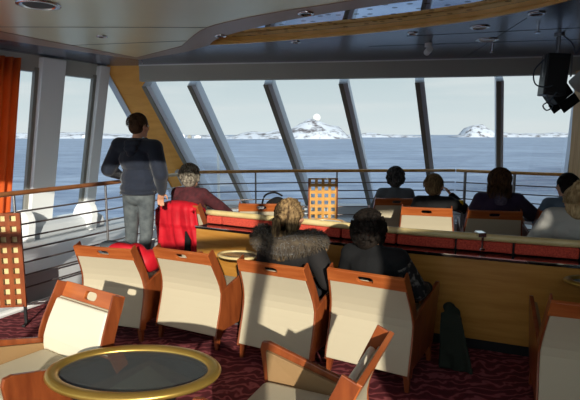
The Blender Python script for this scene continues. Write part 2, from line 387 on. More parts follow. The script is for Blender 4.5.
# front windows: panes, mullions, header and sill
def frx(xs, z=2.5): return xs
MX = [-2.16, -1.47, -.36, .70, 1.73, 2.76]     # x of each mullion at the ceiling line
SILL = .45
edges = MX+[3.75]
for i in range(len(edges)-1):
    a, b = edges[i], edges[i+1]
    q = [front(a, H), front(b, H), front(b, SILL), front(a, SILL)]
    bm = bmesh.new(); bm.faces.new([bm.verts.new(p) for p in q]); o = link('window_%d' % (i+1), bm, 'glass'); struct(o)
for i, x in enumerate(edges):
    bm = bmesh.new(); mw = .062 if i < 5 else .05
    p = [front(x, 2.5), front(x, SILL-.02)]
    X = Vector((.99, -.12, 0)); N = Vector((-.12, -.62, -.47)).normalized()
    q = [p[0]-X*mw, p[0]+X*mw, p[1]+X*mw, p[1]-X*mw]
    prism(bm, [v-N*.03 for v in q], N*.19)
    struct(link('trim_%d' % (i+1), bm, 'mullion', bevel=.006))
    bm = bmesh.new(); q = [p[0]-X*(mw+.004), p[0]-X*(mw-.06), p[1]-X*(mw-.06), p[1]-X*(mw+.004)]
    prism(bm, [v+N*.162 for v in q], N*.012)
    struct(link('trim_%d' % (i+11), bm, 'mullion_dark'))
# header fascia (front and side)
for i in range(len(TOP)-1):
    (a, b), (c, d) = TOP[i], TOP[i+1]
    if i == 0: continue
    bm = bmesh.new(); prism(bm, [(a, b-.06, 2.47), (c, d-.06, 2.47), (c, d-.06, H+.02), (a, b-.06, H+.02)], (0, .12, 0)); struct(link('trim_%d' % (30+i), bm, 'fascia'))
    bm = bmesh.new(); prism(bm, [(a, b-.075, 2.685), (c, d-.075, 2.685), (c, d-.075, H), (a, b-.075, H)], (0, .02, 0)); struct(link('trim_%d' % (40+i), bm, 'paint'))
bm = bmesh.new()
prism(bm, [side(0, 2.5, .03), side(9, 2.5, .03), side(9, H+.02, .03), side(0, H+.02, .03)], LN*.1); struct(link('trim_50', bm, 'fascia'))
# low wall and sill under the front windows
bm = bmesh.new()
for a, b in zip(edges[:-1], edges[1:]):
    q = [front(a, SILL), front(b, SILL), front(b, 0), front(a, 0)]
    q[2] = Vector((q[1].x, q[1].y, 0)); q[3] = Vector((q[0].x, q[0].y, 0)); prism(bm, q, (0, .08, 0))
struct(link('wall_front', bm, 'paint'))
bm = bmesh.new()
for a, b in zip(edges[:-1], edges[1:]):
    p, q = front(a, SILL), front(b, SILL); prism(bm, [p+Vector((0, -.32, 0)), q+Vector((0, -.32, 0)), q+Vector((0, .08, 0)), p+Vector((0, .08, 0))], (0, 0, .03))
    prism(bm, [p+Vector((0, -.32, -.35)), q+Vector((0, -.32, -.35)), q+Vector((0, -.29, -.35)), p+Vector((0, -.29, -.35))], (0, 0, .35))
struct(link('trim_60', bm, 'duct'))
# ochre raked panel in the corner, triangular pane beside it
oc = [Vector((-2.72, 7.55, H)), Vector((-2.16, 7.5, H)), front(-2.16, 0), front(-2.16, 0)+Vector((-.75, .05, 0))]
oc[3] = Vector((-1.86, 9.35, 0))
bm = bmesh.new(); prism(bm, oc, (0, .06, .04)); struct(link('wall_corner', bm, 'ochre'))
bm = bmesh.new(); d = (oc[3]-oc[0]); q = [oc[0]+Vector((-.09, -.03, 0)), oc[0]+Vector((.0, -.03, 0)), oc[3]+Vector((0, -.03, 0)), oc[3]+Vector((-.09, -.03, 0))]
prism(bm, q, (0, .1, 0)); struct(link('trim_61', bm, 'mullion'))
bm = bmesh.new(); bm.faces.new([bm.verts.new(p) for p in (oc[0]+Vector((0, .02, 0)), oc[3]+Vector((0, .02, 0)), side(0, 0))]); struct(link('window_8', bm, 'glass'))
# grey sloping box on the ochre panel
bm = bmesh.new(); p = oc[0].lerp(oc[3], .58)+Vector((.28, -.05, -.02)); dd = (oc[3]-oc[0]).normalized()
q = [p, p+Vector((.2, -.02, 0)), p+Vector((.2, -.02, 0))+dd*.55, p+dd*.55]; prism(bm, q, (-.02, -.07, -.04))
tag(link('wall_locker', bm, 'duct', bevel=.01), 'light grey slanted box fixed to the ochre corner panel', 'box')
# left side: posts, panes, low wall, duct
def sq(s0, s1, z0, z1, off): return [side(s0, z0, off), side(s1, z0, off), side(s1, z1, off), side(s0, z1, off)]
bm = bmesh.new(); bm.faces.new([bm.verts.new(p) for p in sq(0, 9, .5, 2.52, 0)]); struct(link('window_9', bm, 'glass'))
for i, (a, b) in enumerate([(.0, .17), (.74, 1.08), (2.0, 2.3), (3.2, 3.45), (4.4, 4.65), (5.6, 5.85), (6.8, 7.05), (8.2, 8.4)]):
    bm = bmesh.new(); prism(bm, sq(a, b, 0, 2.68, .12), LN*.12); struct(link('trim_%d' % (70+i), bm, 'paint', bevel=.01))
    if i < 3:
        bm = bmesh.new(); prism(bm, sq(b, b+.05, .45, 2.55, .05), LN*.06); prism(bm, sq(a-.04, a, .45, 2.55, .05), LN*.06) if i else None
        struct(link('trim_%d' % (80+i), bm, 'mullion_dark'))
bm = bmesh.new(); prism(bm, sq(0, 9, 0, .5, .02), LN*.1); struct(link('wall_left', bm, 'paint'))
bm = bmesh.new(); prof = [(.02, .5), (.22, .5), (.33, .46), (.38, .36), (.38, .1), (.02, .1)]
a = [bm.verts.new(side(.0, z, o_)) for o_, z in prof]; b = [bm.verts.new(side(9, z, o_)) for o_, z in prof]
for i in range(6): bm.faces.new([a[i], a[(i+1) % 6], b[(i+1) % 6], b[i]])
bm.faces.new(a); bm.faces.new(b[::-1]); struct(link('trim_90', bm, 'duct', bevel=.02))
for i, s in enumerate((.35, 1.35, 2.4)):
    bm = bmesh.new()
    pts = [side(s, .5+.22*math.sin(math.pi*k/8), .05+.42*(1-math.cos(math.pi*k/8))/2) for k in range(9)]
    prism(bm, pts+[side(s, .05, .47), side(s, .05, .05)], LD*.12); struct(link('trim_%d' % (91+i), bm, 'paint', bevel=.015))
bm = bmesh.new()
prism(bm, [(-3.75, 2.6, .0), (-2.76, 4.6, .0), (-2.1, 5.9, .0), (-2.0, 6.2, 0), (-1.85, 6.7, .0), (-1.52, 7.45, .0), (2.6, 7.83, .0), (3.3, 7.35, 0), (3.9, 7.1, 0), (3.9, 7.6, 0), (2.8, 8.35, .0), (-1.6, 9.0, .0), (-3.0, 8.4, 0), (-4.9, 4.4, 0), (-5.8, 2.6, 0)], (0, 0, .3)); struct(link('trim_98', bm, 'duct'))
# right hand side: grained column and wall
bm = bmesh.new(); q = [front(3.76, 2.5, .02), front(5.6, 2.5, .02), front(5.6, 0.0, .02), front(3.76, 0.0, .02)]
prism(bm, q, (0, .1, .05)); struct(link('wall_right', bm, 'tanwood'))
bm = bmesh.new(); box(bm, 3.62, 4.3, 6.15, 6.5, .1, 2.5); struct(link('trim_95', bm, 'tanwood', bevel=.01))
bm = bmesh.new(); tube(bm, [(3.3, 5.9, 2.25), (3.55, 5.5, 2.66)], .1, 16); struct(link('trim_96', bm, 'fascia', smooth=True))

# ceiling
def poly(name, pts, z, th, m, holes=(), z_is_bottom=True):
    loops = [[Vector((x, y, 0)) for x, y in pts]]+[[Vector((x, y, 0)) for x, y in h] for h in holes]
    flat = [p for l in loops for p in l]; tr = tessellate_polygon(loops)
    bm = bmesh.new(); lo = [bm.verts.new((p.x, p.y, z)) for p in flat]; hi = [bm.verts.new((p.x, p.y, z+th)) for p in flat]
    for t in tr:
        bm.faces.new([lo[i] for i in t]); bm.faces.new([hi[i] for i in t][::-1])
    k = 0
    for l in loops:
        n = len(l)
        for i in range(n): bm.faces.new([lo[k+i], lo[k+(i+1) % n], hi[k+(i+1) % n], hi[k+i]])
        k += n
    return struct(link(name, bm, m))
near = [(-.9, 5.75), (-.8, 5.46), (-.6, 5.14), (-.12, 4.61), (.29, 4.28), (.69, 4.01), (.86, 3.91), (1.35, 3.66), (1.9, 3.45)]
far = [(-.9, 5.75), (-.45, 5.63), (.29, 5.32), (.88, 5.03), (1.5, 4.62), (1.85, 4.26), (2.05, 3.93), (2.1, 3.6), (1.9, 3.45)]
nearS = [(p.x, p.y) for p in smoothpts([(x, y, 0) for x, y in near], 4)]
farS = [(p.x, p.y) for p in smoothpts([(x, y, 0) for x, y in far], 4)]
hole = nearS[:-1]+farS[::-1][:-1]
lw = [(CN.x, CN.y), (CN.x-.48*8, CN.y-.877*8)]
poly('ceiling', [(-2.72, 7.55)]+TOP[1:]+[(5.6, 1.0), (-6.3, 1.0)], 2.7, .064, 'darkceil', [hole])
poly('ceiling_mirror', [(-1.4, 3), (2.8, 3), (2.8, 6), (-1.4, 6)], 2.765, .03, 'mirror')
bm = bmesh.new()
for (a, b), (c, d) in zip(farS[:-1], farS[1:]):
    bm.faces.new([bm.verts.new(p) for p in ((a, b-.004, 2.69), (c, d-.004, 2.69), (c, d-.004, 2.764), (a, b-.004, 2.764))])
    bm.faces.new([bm.verts.new(p) for p in ((a, b-.004, 2.69), (c, d-.004, 2.69), (c+.012, d+.02, 2.69), (a+.012, b+.02, 2.69))])
bmesh.ops.remove_doubles(bm, verts=bm.verts, dist=1e-4); struct(link('trim_100', bm, 'edgewood'))
bm = bmesh.new()
tube(bm, [(a, b-.008, 2.722) for a, b in farS], .008, 8); struct(link('trim_101', bm, 'edgewood', smooth=True))
inner = [(-4.75, 1.0), (-2.8, 5.0), (-2.48, 5.69), (-1.99, 6.66)]+[(p.x, p.y) for p in smoothpts([(x, y, 0) for x, y in ((-1.22, 5.81), (-.85, 4.95), (-.51, 4.55), (-.06, 4.2), (.22, 4.03), (.42, 3.9), (1.0, 3.5), (1.9, 3.1), (3.4, 2.4))], 4)]
poly('ceiling_panel', inner+[(3.4, 1.0)], 2.69, .01, 'beigeceil')
outer = [(-5.0, 1.0), (-3.03, 5.4), (-2.6, 6.05), (-2.0, 6.84), (-1.25, 6.2)]+nearS+[(2.3, 3.3), (3.6, 2.7)]
poly('trim_102', inner+outer[::-1], 2.685, .015, 'browntrim')
for i, (p0, p1) in enumerate([((-4.3, 2.6), (.1, 3.1)), ((-3.0, 4.8), (-.75, 4.83)), ((-2.6, 5.8), (-1.1, 5.5)), ((-.9, 5.8), (-.5, 5.5))][:3]):
    bm = bmesh.new(); tube(bm, [(*p0, 2.690), (*p1, 2.690)], .004, 6); struct(link('trim_%d' % (110+i), bm, 'mullion_dark'))
for i, (p0, p1) in enumerate([((1.2, 5.3), (5.0, 4.3)), ((.9, 5.9), (5.0, 5.1)), ((2.05, 4.5), (2.3, 6.8)), ((-3.6, 5.6), (-2.75, 7.2))]):
    bm = bmesh.new(); tube(bm, [(*p0, 2.700), (*p1, 2.700)], .003, 6); struct(link('trim_%d' % (115+i), bm, 'blackmat'))

# unseen aft lounge: windows made two decks tall for sun, starboard wall blocks it
AY = -1.5
bm = bmesh.new(); box(bm, 1.2, 9, AY-.1, AY, 0, 2.55); box(bm, -9, 1.2, AY-.1, AY, 0, .5); box(bm, 2.75, 9, AY-.1, AY, 2.55, 5.2); box(bm, 1.9, 2.75, AY-.1, AY, 3.1, 3.9); struct(link('wall_back_sunblock', bm, 'darkwall'))  # upper block and header band added to shade the right-hand chairs
bm = bmesh.new()
for x in (-7.5, -5.6, -3.7, -1.75, .1, 1.2):
    prism(bm, [(x-.05, AY-.1, .4), (x+.05, AY-.1, .4), (x+.85, AY-.1, 5.2), (x+.75, AY-.1, 5.2)], (0, .1, 0))
box(bm, -9, 9, AY-.1, AY, 2.5, 2.6); struct(link('trim_120', bm, 'paint'))
bm = bmesh.new(); bm.faces.new([bm.verts.new(p) for p in ((-9, AY-.05, .5), (2.75, AY-.05, .5), (2.75, AY-.05, 5.2), (-9, AY-.05, 5.2))]); struct(link('window_20', bm, 'glass'))
bm = bmesh.new(); box(bm, -9, 9, AY, 1.0, 5.2, 5.3); box(bm, -9, 9, 1.0, 1.1, 2.7, 5.3); struct(link('ceiling_upper', bm, 'paint'))
bm = bmesh.new(); box(bm, 5.6, 5.7, -1.5, 6.3, 0, 5.2); struct(link('wall_starboard', bm, 'darkwall'))

# orange curtain
bm = bmesh.new(); rows = []
for z in (2.62, 1.8, 1.0, .12):
    rows.append([bm.verts.new(side(1.41+k*.014, z, .16+.035*math.sin(k*.9+z*.15)+.012*math.sin(k*.37))) for k in range(90)])
for a, b in zip(rows[:-1], rows[1:]):
    for k in range(89): bm.faces.new([a[k], a[k+1], b[k+1], b[k]])
o = link('curtain', bm, 'orange', smooth=True); md = o.modifiers.new('t', 'SOLIDIFY'); md.thickness = .006
tag(o, 'orange pleated curtain hanging at the left window', 'curtain')

# ---------------------------------------------------------------- railings
ZS = [.97, .845, .72, .595, .47, .345, .22]
def railing(name, label, pts, railmat, posts, base, mid='redsteel', post_r=.013, drop=0):
    t = thing(name, label, 'railing', (pts[0][0], pts[0][1], base))
    O = Vector((pts[0][0], pts[0][1], base))
    def L(z): return [Vector((x, y, z))-O for x, y in pts]
    bm = bmesh.new(); tube(bm, L(1.15), .024, 12); link('handrail', bm, railmat, t, smooth=True)
    for z in ZS[:len(ZS)-drop]:
        bm = bmesh.new(); tube(bm, L(z), .009, 8); link('rail', bm, mid, t, smooth=True)
    for (x, y) in posts:
        bm = bmesh.new(); tube(bm, [Vector((x, y, base))-O, Vector((x, y, 1.13))-O], post_r, 10)
        cyl(bm, (x-O.x, y-O.y, 0), .035, .015, 16); link('post', bm, 'steel', t, smooth=False)
    return t
railing('guard_railing', 'brown topped steel railing along the left windows', [(-3.6, 2.6), (-2.66, 4.55), (-2.02, 5.82), (-1.98, 5.92)], 'brownrail', [(-3.1, 3.6), (-2.6, 4.67), (-2.1, 5.66)], 0)
bm = bmesh.new(); tube(bm, [(-3.6, 2.6, .03), (-2.66, 4.55, .03), (-2.02, 5.82, .03)], .03, 8); struct(link('trim_130', bm, 'paint'))
railing('guard_railing', 'railing stretch, light painted into its pale colour, in the corner behind the standing man', [(-1.97, 5.94), (-1.73, 6.55), (-1.42, 7.3)], 'creamrail', [(-1.7, 6.62)], .1, mid='paint', drop=1)  # light falling here is put into the pale rail and bar colours
railing('guard_railing', 'long railing with honey wood top in front of the middle windows', [(-1.4, 7.34), (-.6, 7.52), (.15, 7.62), (1.5, 7.68), (2.55, 7.72)], 'honey', [(-.52, 7.54), (.72, 7.65), (1.62, 7.69)], .1, drop=1)
railing('guard_railing', 'yellowish topped railing across the right hand windows', [(2.57, 7.71), (3.1, 7.3), (3.6, 7.0), (3.95, 6.85), (4.6, 6.6)], 'honey', [(2.68, 7.63), (3.25, 7.22)], .1, drop=1, post_r=.022)

# ---------------------------------------------------------------- lounge chairs
def bez(p0, p1, p2, t): return tuple((1-t)**2*a+2*t*(1-t)*b+t*t*c for a, b, c in zip(p0, p1, p2))
PROF = [(-.06, .10), (-.03, .20), (.008, .32), (.03, .42), (.028, .49), (.008, .56), (-.022, .63), (-.06, .71), (-.1, .80)]
def prof(z):
    for (y0, z0), (y1, z1) in zip(PROF[:-1], PROF[1:]):
        if z <= z1+1e-6:
            t = (z-z0)/(z1-z0); return y0+(y1-y0)*t, (Vector((0, z1-z0, -(y1-y0)))).normalized()
def wd(z): return .285+(.025 if z < .45 else .025*(1-(z-.45)/.35))-(.012*(z-.45)/.35 if z > .45 else 0)
def strip(bm, z0, z1, xa, xb, o0, o1, n=10):
    rings = []
    for k in range(n+1):
        z = z0+(z1-z0)*k/n; y, nv = prof(z)
        f = lambda x, o: bm.verts.new((x, y+nv.y*o, z+nv.z*o))
        rings.append([f(xa(z), o0), f(xb(z), o0), f(xb(z), o1), f(xa(z), o1)])
    for a, b in zip(rings[:-1], rings[1:]):
        for i in range(4): bm.faces.new([a[i], a[(i+1) % 4], b[(i+1) % 4], b[i]])
    bm.faces.new(rings[0]); bm.faces.new(rings[-1][::-1])

def make_chair(label, loc, az, leather=False):
    t = thing('lounge_chair', label, 'chair', loc, az, None)
    bm = bmesh.new(); strip(bm, .115, .715, lambda z: -wd(z)+.012, lambda z: wd(z)-.012, -.032, .0)
    link('back_panel', bm, 'cream', t, bevel=.008)
    bm = bmesh.new(); strip(bm, .40, .705, lambda z: -wd(z)+.036, lambda z: wd(z)-.036, .0, .036)
    link('back_cushion', bm, 'leather', t, bevel=.014, seg=4)
    for s in (-1, 1):
        bm = bmesh.new(); a, b = (lambda z: -wd(z)), (lambda z: -wd(z)+.014)
        if s > 0: a, b = (lambda z: wd(z)-.014), (lambda z: wd(z))
        strip(bm, .10, .795, a, b, -.034, .05); link('side_rail', bm, 'cherry', t, bevel=.004)
    # top board with a hand slot
    bm = bmesh.new(); y0, nv = prof(.71); y1, _ = prof(.80); W0, W1 = wd(.71), wd(.80); N = 48
    def bp(x, s, o): # s 0..1 up the board
        return Vector((x, y0+(y1-y0)*s+nv.y*o, .71+.09*s+nv.z*o))
    def outer(k):
        a = 2*math.pi*k/N; c, s_ = math.cos(a), math.sin(a); m = max(abs(c), abs(s_)); u, v = c/m, s_/m
        s = .5+.5*v; return u*(W0+(W1-W0)*s), s
    def inner(k):
        a = 2*math.pi*k/N; c, s_ = math.cos(a), math.sin(a); cc = abs(c)**.45*math.copysign(1, c); ss = abs(s_)**.7*math.copysign(1, s_)
        return .055*cc, .5+.25*ss
    R_ = []
    for o in (-.036, -.012):
        R_.append(([bm.verts.new(bp(*outer(k), o)) for k in range(N)], [bm.verts.new(bp(*inner(k), o)) for k in range(N)]))
    for k in range(N):
        j = (k+1) % N; (a, b), (c, d) = R_
        bm.faces.new([a[k], a[j], b[j], b[k]]); bm.faces.new([c[k], d[k], d[j], c[j]])
        bm.faces.new([a[k], c[k], c[j], a[j]]); bm.faces.new([b[k], b[j], d[j], d[k]])
    o = link('top_board', bm, 'cherry_top', t, bevel=.004)
    for s in (-1, 1):
        pl = [(-.03, .14), (.52, .14), (.59, .57), (.58, .605), (.54, .61), (.025, .47)]
        bm = bmesh.new(); prism(bm, [(s*.284+(s*.02 if z > .5 and y > .3 else 0), y, z) for y, z in pl], (s*.026, 0, 0)); arm = link('arm', bm, 'cherry', t, bevel=.005)
        bm = bmesh.new(); prism(bm, [(s*.262+(s*.018 if z > .5 and y > .3 else 0), y, z) for y, z in [(.06, .2), (.51, .2), (.545, .57), (.06, .45)]], (s*.022, 0, 0)); link('arm_lining', bm, 'tan', arm, bevel=.004)
    bm = bmesh.new(); box(bm, -.262, .262, .05, .50, .17, .31); link('seat_base', bm, 'cherry', t, bevel=.01)
    bm = bmesh.new(); box(bm, -.258, .258, .05, .54, .30, .43); link('seat', bm, 'leather' if leather else 'cream', t, bevel=.04, seg=4)
    for sx in (-1, 1):
        for y in (-.03, .48):
            bm = bmesh.new(); bmesh.ops.create_cone(bm, cap_ends=True, segments=4, radius1=.02, radius2=.038, depth=.17)
            bmesh.ops.rotate(bm, matrix=Matrix.Rotation(R(45), 3, 'Z'), verts=bm.verts)
            for v in bm.verts:
                if v.co.z < 0: v.co.x += sx*.015; v.co.y += (.02 if y > .2 else -.02)
            bmesh.ops.translate(bm, verts=bm.verts, vec=(sx*.275, y, .085)); link('leg', bm, 'cherry', t, bevel=.003)
    return t
def org(c, az, z=0):  # chair origin from the middle of its top board
    a = R(az); return (c[0]+.1*math.sin(a), c[1]+.1*math.cos(a), z)
CH = [
 ((-1.56, 4.09), 17, 0, 'empty lounge chair with cream back at the left end of the second row'),
 ((-.88, 3.97), 27, 0, 'empty cream backed lounge chair between the jacket-laden chair and the woman in the fur collar'),
 ((-.14, 3.56), 28, 0, 'cream backed lounge chair in which the woman with the fur collar sits'),
 ((.515, 3.31), 30, 0, 'cream backed lounge chair with the curly dark-haired person, wooden arm showing'),
 ((1.74, 2.64), 22, 0, 'shaded lounge chair cut off by the right edge of the picture'),
 ((-.34, 5.98), 4, .1, 'brown shaded lounge chair left of the lattice-backed chair, black bag on it'),
 ((1.40, 6.5), 6, .1, 'lounge chair of the grey-haired person near the middle railing'),
 ((1.56, 5.65), 16, .1, 'partly sunlit lounge chair of the fair-haired person with raised hand'),
 ((2.245, 5.42), 14, .1, 'lounge chair of the person in the dark purple top'),
 ((3.0, 5.35), 12, .1, 'lounge chair of the dark-haired person by the right edge'),
 ((-1.33, 5.9), 22, .1, 'lounge chair under the draped red jacket'),
]
CH = [((x*.977, y*.977), a, z, l) for (x, y), a, z, l in CH]
proto = None; chairs = []
for i, (c, az, z, lb) in enumerate(CH):
    g = 'lounge chairs with cream backs'
    if proto is None: proto = make_chair(lb, org(c, az, z), az); proto['group'] = g; chairs.append(proto)
    else: chairs.append(dup(proto, org(c, az, z), az, lb, g))
def chairpt(i, p):
    a = R(CH[i][1]); o = chairs[i].location
    return Vector((o[0]+p[0]*math.cos(a)+p[1]*math.sin(a), o[1]-p[0]*math.sin(a)+p[1]*math.cos(a), o[2]+p[2]))
# foreground chairs turned to the oval table
dup(proto, (-1.235, 2.79, 0), 214, 'sunlit lounge chair turned round behind the oval glass table, front cushion showing', 'lounge chairs with cream backs')
dup(proto, (.255, 2.03, 0), -66, 'lounge chair seen edge-on at the bottom, facing the oval table', 'lounge chairs with cream backs')

# lattice screens of one wood; shade and sun are put into their colours
def lattice_screen(label, loc, az, m, backing):
    t = thing('lattice_screen', label, 'screen', loc, az, 'lattice screens'); W = .2; z0 = .17; z1 = 1.02
    bm = bmesh.new(); box(bm, -W, -W+.02, -.015, .015, z0, z1); box(bm, W-.02, W, -.015, .015, z0, z1); link('frame', bm, 'cherry', t, bevel=.003)
    bm = bmesh.new(); n = 4; pit = (2*W-.04)/n; hs = .052
    xs = [-W+.02]
    for k in range(n): c = -W+.02+pit*(k+.5); xs += [c-hs/2, c+hs/2]
    xs.append(W-.02); rows = 9; pz = (z1-z0)/rows; zs = [z0]
    for k in range(rows): c = z0+pz*(k+.5); zs += [c-hs/2, c+hs/2]
    zs.append(z1)
    for i in range(0, len(xs), 2): box(bm, xs[i], xs[i+1], -.01, .01, z0, z1)
    for i in range(0, len(zs), 2): box(bm, -W+.02, W-.02, -.0095, .0095, zs[i], zs[i+1])
    link('lattice', bm, m, t)
    if backing:
        bm = bmesh.new(); box(bm, -.175, .175, .03, .04, z0+.02, z1-.02); link('backing_panel', bm, 'creamrail', t)
    for s in (-1, 1):
        bm = bmesh.new(); box(bm, s*.185-.012, s*.185+.012, -.012, .012, .0, z0+.02); box(bm, s*.185-.012, s*.185+.012, -.07, .07, 0, .02); link('leg', bm, 'blackmat', t, bevel=.003)
    return t
lattice_screen('lattice screen, shade painted into its brown colour, with pale backing at the left edge below the orange curtain', (-2.56, 4.30, 0), -8, 'cherry', True)
lattice_screen('lattice screen, sunlight painted into its yellow colour, against the middle railing behind the small pale table', (.445, 6.7, .1), 0, 'honey', False)

# ---------------------------------------------------------------- tables
def table(name, label, loc, h, a, b, az=0, rim=.035, rimmat='brass', top='tableglass', legs=4, group=None):
    t = thing(name, label, 'table', loc, az, group); n = 56
    bm = bmesh.new(); rings = []
    for k in range(n):
        th = 2*math.pi*k/n; c, s = math.cos(th), math.sin(th); ring = []
        for q in range(10):
            ph = 2*math.pi*q/10; rr = rim*math.cos(ph)*.98; zz = rim*.55*math.sin(ph)
            ring.append(bm.verts.new(((a-rim+rr)*c, (b-rim+rr)*s, h-rim*.5+zz)))
        rings.append(ring)
    for k in range(n):
        for q in range(10): bm.faces.new([rings[k][q], rings[(k+1) % n][q], rings[(k+1) % n][(q+1) % 10], rings[k][(q+1) % 10]])
    link('rim', bm, rimmat, t, smooth=True)
    bm = bmesh.new(); v = [bm.verts.new(((a-rim*1.1)*math.cos(2*math.pi*k/n), (b-rim*1.1)*math.sin(2*math.pi*k/n), h-rim*.45)) for k in range(n)]
    bm.faces.new(v); g = bmesh.ops.extrude_face_region(bm, geom=bm.faces[:]); bmesh.ops.translate(bm, verts=[x for x in g['geom'] if isinstance(x, bmesh.types.BMVert)], vec=(0, 0, -.01))
    link('table_top', bm, top, t)
    if legs == 1:
        bm = bmesh.new(); cyl(bm, (0, 0, 0), .10, .015, 24); cyl(bm, (0, 0, .01), .018, h-.05, 14); link('pedestal', bm, 'steel', t)
        return t
    for k in range(legs):
        th = 2*math.pi*(k+.5)/legs; c, s = math.cos(th), math.sin(th)
        pts = smoothpts([((a-rim)*.93*c, (b-rim)*.93*s, h-rim*1.0), (a*.55*c, b*.55*s, h*.72), (a*.2*c, b*.2*s, h*.4), (a*.5*c, b*.5*s, .0+.015)], 5)
        bm = bmesh.new(); tube(bm, pts, .014, 8); link('leg', bm, 'blackmat', t, smooth=True)
    return t
table('coffee_table', 'large oval coffee table with brass rim and smoked glass top in the left foreground', (-.745, 2.26, 0), .60, .42, .28, 4, rim=.034)
table('side_table', 'small brass rimmed table behind the second row, left of the fur collar', (-.46, 4.42, 0), .63, .21, .16, 20, rim=.022, rimmat='creamrail', legs=1, group='small tables')
table('side_table', 'brass rimmed table at the right edge under the divider', (2.11, 3.27, 0), .72, .24, .16, 20, rim=.03, legs=1, group='small tables')
table('side_table', 'pale small oval table in front of the lattice screen painted sunlit yellow', (.42, 5.95, .1), .56, .27, .27, 0, rim=.03, rimmat='honey', top='paper', legs=1, group='small tables')
table('side_table', 'dark table behind the divider, paper on it, before the chair of the fair-haired person', (1.36, 4.93, .1), .6, .34, .2, 22, rim=.02, rimmat='steel', top='black', legs=1, group='small tables')
table('side_table', 'dark table behind the divider beside the woman in light grey', (2.16, 4.5, .1), .62, .22, .18, 22, rim=.02, rimmat='chrome', top='black', legs=1, group='small tables')
for (x, y, z, az, lb) in ((1.24, 4.93, .7, 25, 'white paper on the dark table left of the divider clip'), (2.18, 4.5, .72, 10, 'white paper on the dark table beside the woman in light grey')):
    bm = bmesh.new(); box(bm, -.11, .11, -.07, .07, 0, .006); o = link('paper_sheet', bm, 'paper'); o.location = (x, y, z+.002); o.rotation_euler.z = -R(az); tag(o, lb, 'paper')
t = thing('side_table', 'slim drink stand between the two middle front chairs, yellow drink on it', 'table', (1.98, 5.7, .1), 0, 'small tables')
bm = bmesh.new(); cyl(bm, (0, 0, 0), .1, .012, 24); cyl(bm, (0, 0, .01), .012, .72, 12); link('stem', bm, 'steel', t)
bm = bmesh.new(); cyl(bm, (0, 0, .73), .11, .015, 28); link('table_top', bm, 'black', t)
bm = bmesh.new(); cyl(bm, (0, 0, 0), .024, .11, 20, r2=.03); o = link('tumbler', bm, 'bottle', bevel=.003); o.location = (1.96, 5.68, .846); tag(o, 'small glass of yellow drink between the fair-haired and wavy-haired people', 'glass')

# ---------------------------------------------------------------- divider with banquette
DV = smoothpts([(-.86, 5.26, 0), (.1, 4.72, 0), (.84, 4.28, 0), (1.54, 3.97, 0), (2.19, 3.70, 0), (3.3, 3.3, 0)], 8)
def off(d):
    out = []
    for i, p in enumerate(DV):
        t = (DV[min(i+1, len(DV)-1)]-DV[max(i-1, 0)]).normalized(); out.append(p+Vector((t.y, -t.x, 0))*d)   # + = away from the camera side? fixed below
    return out
sgn = 1 if off(1)[0].y < DV[0].y else -1
def wall_strip(bm, d0, d1, z0, z1, i0=0, i1=None):
    a, b = off(sgn*d0)[i0:i1], off(sgn*d1)[i0:i1]; rings = []
    for p, q in zip(a, b):
        rings.append([bm.verts.new((p.x, p.y, z0)), bm.verts.new((q.x, q.y, z0)), bm.verts.new((q.x, q.y, z1)), bm.verts.new((p.x, p.y, z1))])
    for r0, r1 in zip(rings[:-1], rings[1:]):
        for i in range(4): bm.faces.new([r0[i], r0[(i+1) % 4], r1[(i+1) % 4], r1[i]])
    bm.faces.new(rings[0]); bm.faces.new(rings[-1][::-1])
t = thing('banquette_divider', 'long curved wooden divider with red upholstered strip and pale handrail', 'divider', (0, 0, 0))
bm = bmesh.new(); wall_strip(bm, .12, .22, .1, .745); link('front_panel', bm, 'panelwood', t, bevel=.004)
bm = bmesh.new(); wall_strip(bm, -.02, .16, .0, .1); link('plinth', bm, 'blackmat', t)
bm = bmesh.new(); wall_strip(bm, .02, .235, .745, .765); link('ledge', bm, 'black', t, bevel=.003)
bm = bmesh.new(); wall_strip(bm, .21, .24, .765, .773); link('chrome_strip', bm, 'chrome', t)
bm = bmesh.new(); wall_strip(bm, -.03, .0, .745, .86); link('backing_strip', bm, 'blackmat', t)
bm = bmesh.new(); wall_strip(bm, .0, .03, .1, .745); link('inner_board', bm, 'cherry', t)
L = len(DV); cut = [0, 2, 7, 12, 17, 22, 27, 32, 37, L]
for a, b in zip(cut[:-1], cut[1:]):
    if b-a < 2: continue
    bm = bmesh.new(); wall_strip(bm, -.02, .06, .772, .855, a, min(b+1, L))
    bm.verts.ensure_lookup_table(); f = 4
    e0 = (bm.verts[4].co-bm.verts[0].co).normalized()*.008
    for v in bm.verts[:4]: v.co += e0
    for v in bm.verts[-4:]: v.co -= e0
    link('back_cushion', bm, 'red', t, bevel=.012)
bm = bmesh.new(); tube(bm, [p+Vector((0, 0, .885)) for p in off(sgn*.03)], .03, 12); link('handrail', bm, 'creamrail', t, smooth=True)
bm = bmesh.new(); wall_strip(bm, -.5, -.03, .1, .42, 26, L); link('seat_box', bm, 'cherry', t)
bm = bmesh.new(); wall_strip(bm, -.5, -.03, .42, .52, 26, L); link('seat_cushion', bm, 'red', t, bevel=.02)
p = off(sgn*.05)[24]
bm = bmesh.new(); box(bm, p.x-.03, p.x+.03, p.y-.05, p.y+.05, .895, .93); box(bm, p.x-.008, p.x+.008, p.y-.055, p.y-.04, .80, .9); box(bm, p.x-.02, p.x+.02, p.y-.06, p.y-.03, .79, .81)
link('rail_clip', bm, 'chrome', t, bevel=.003)

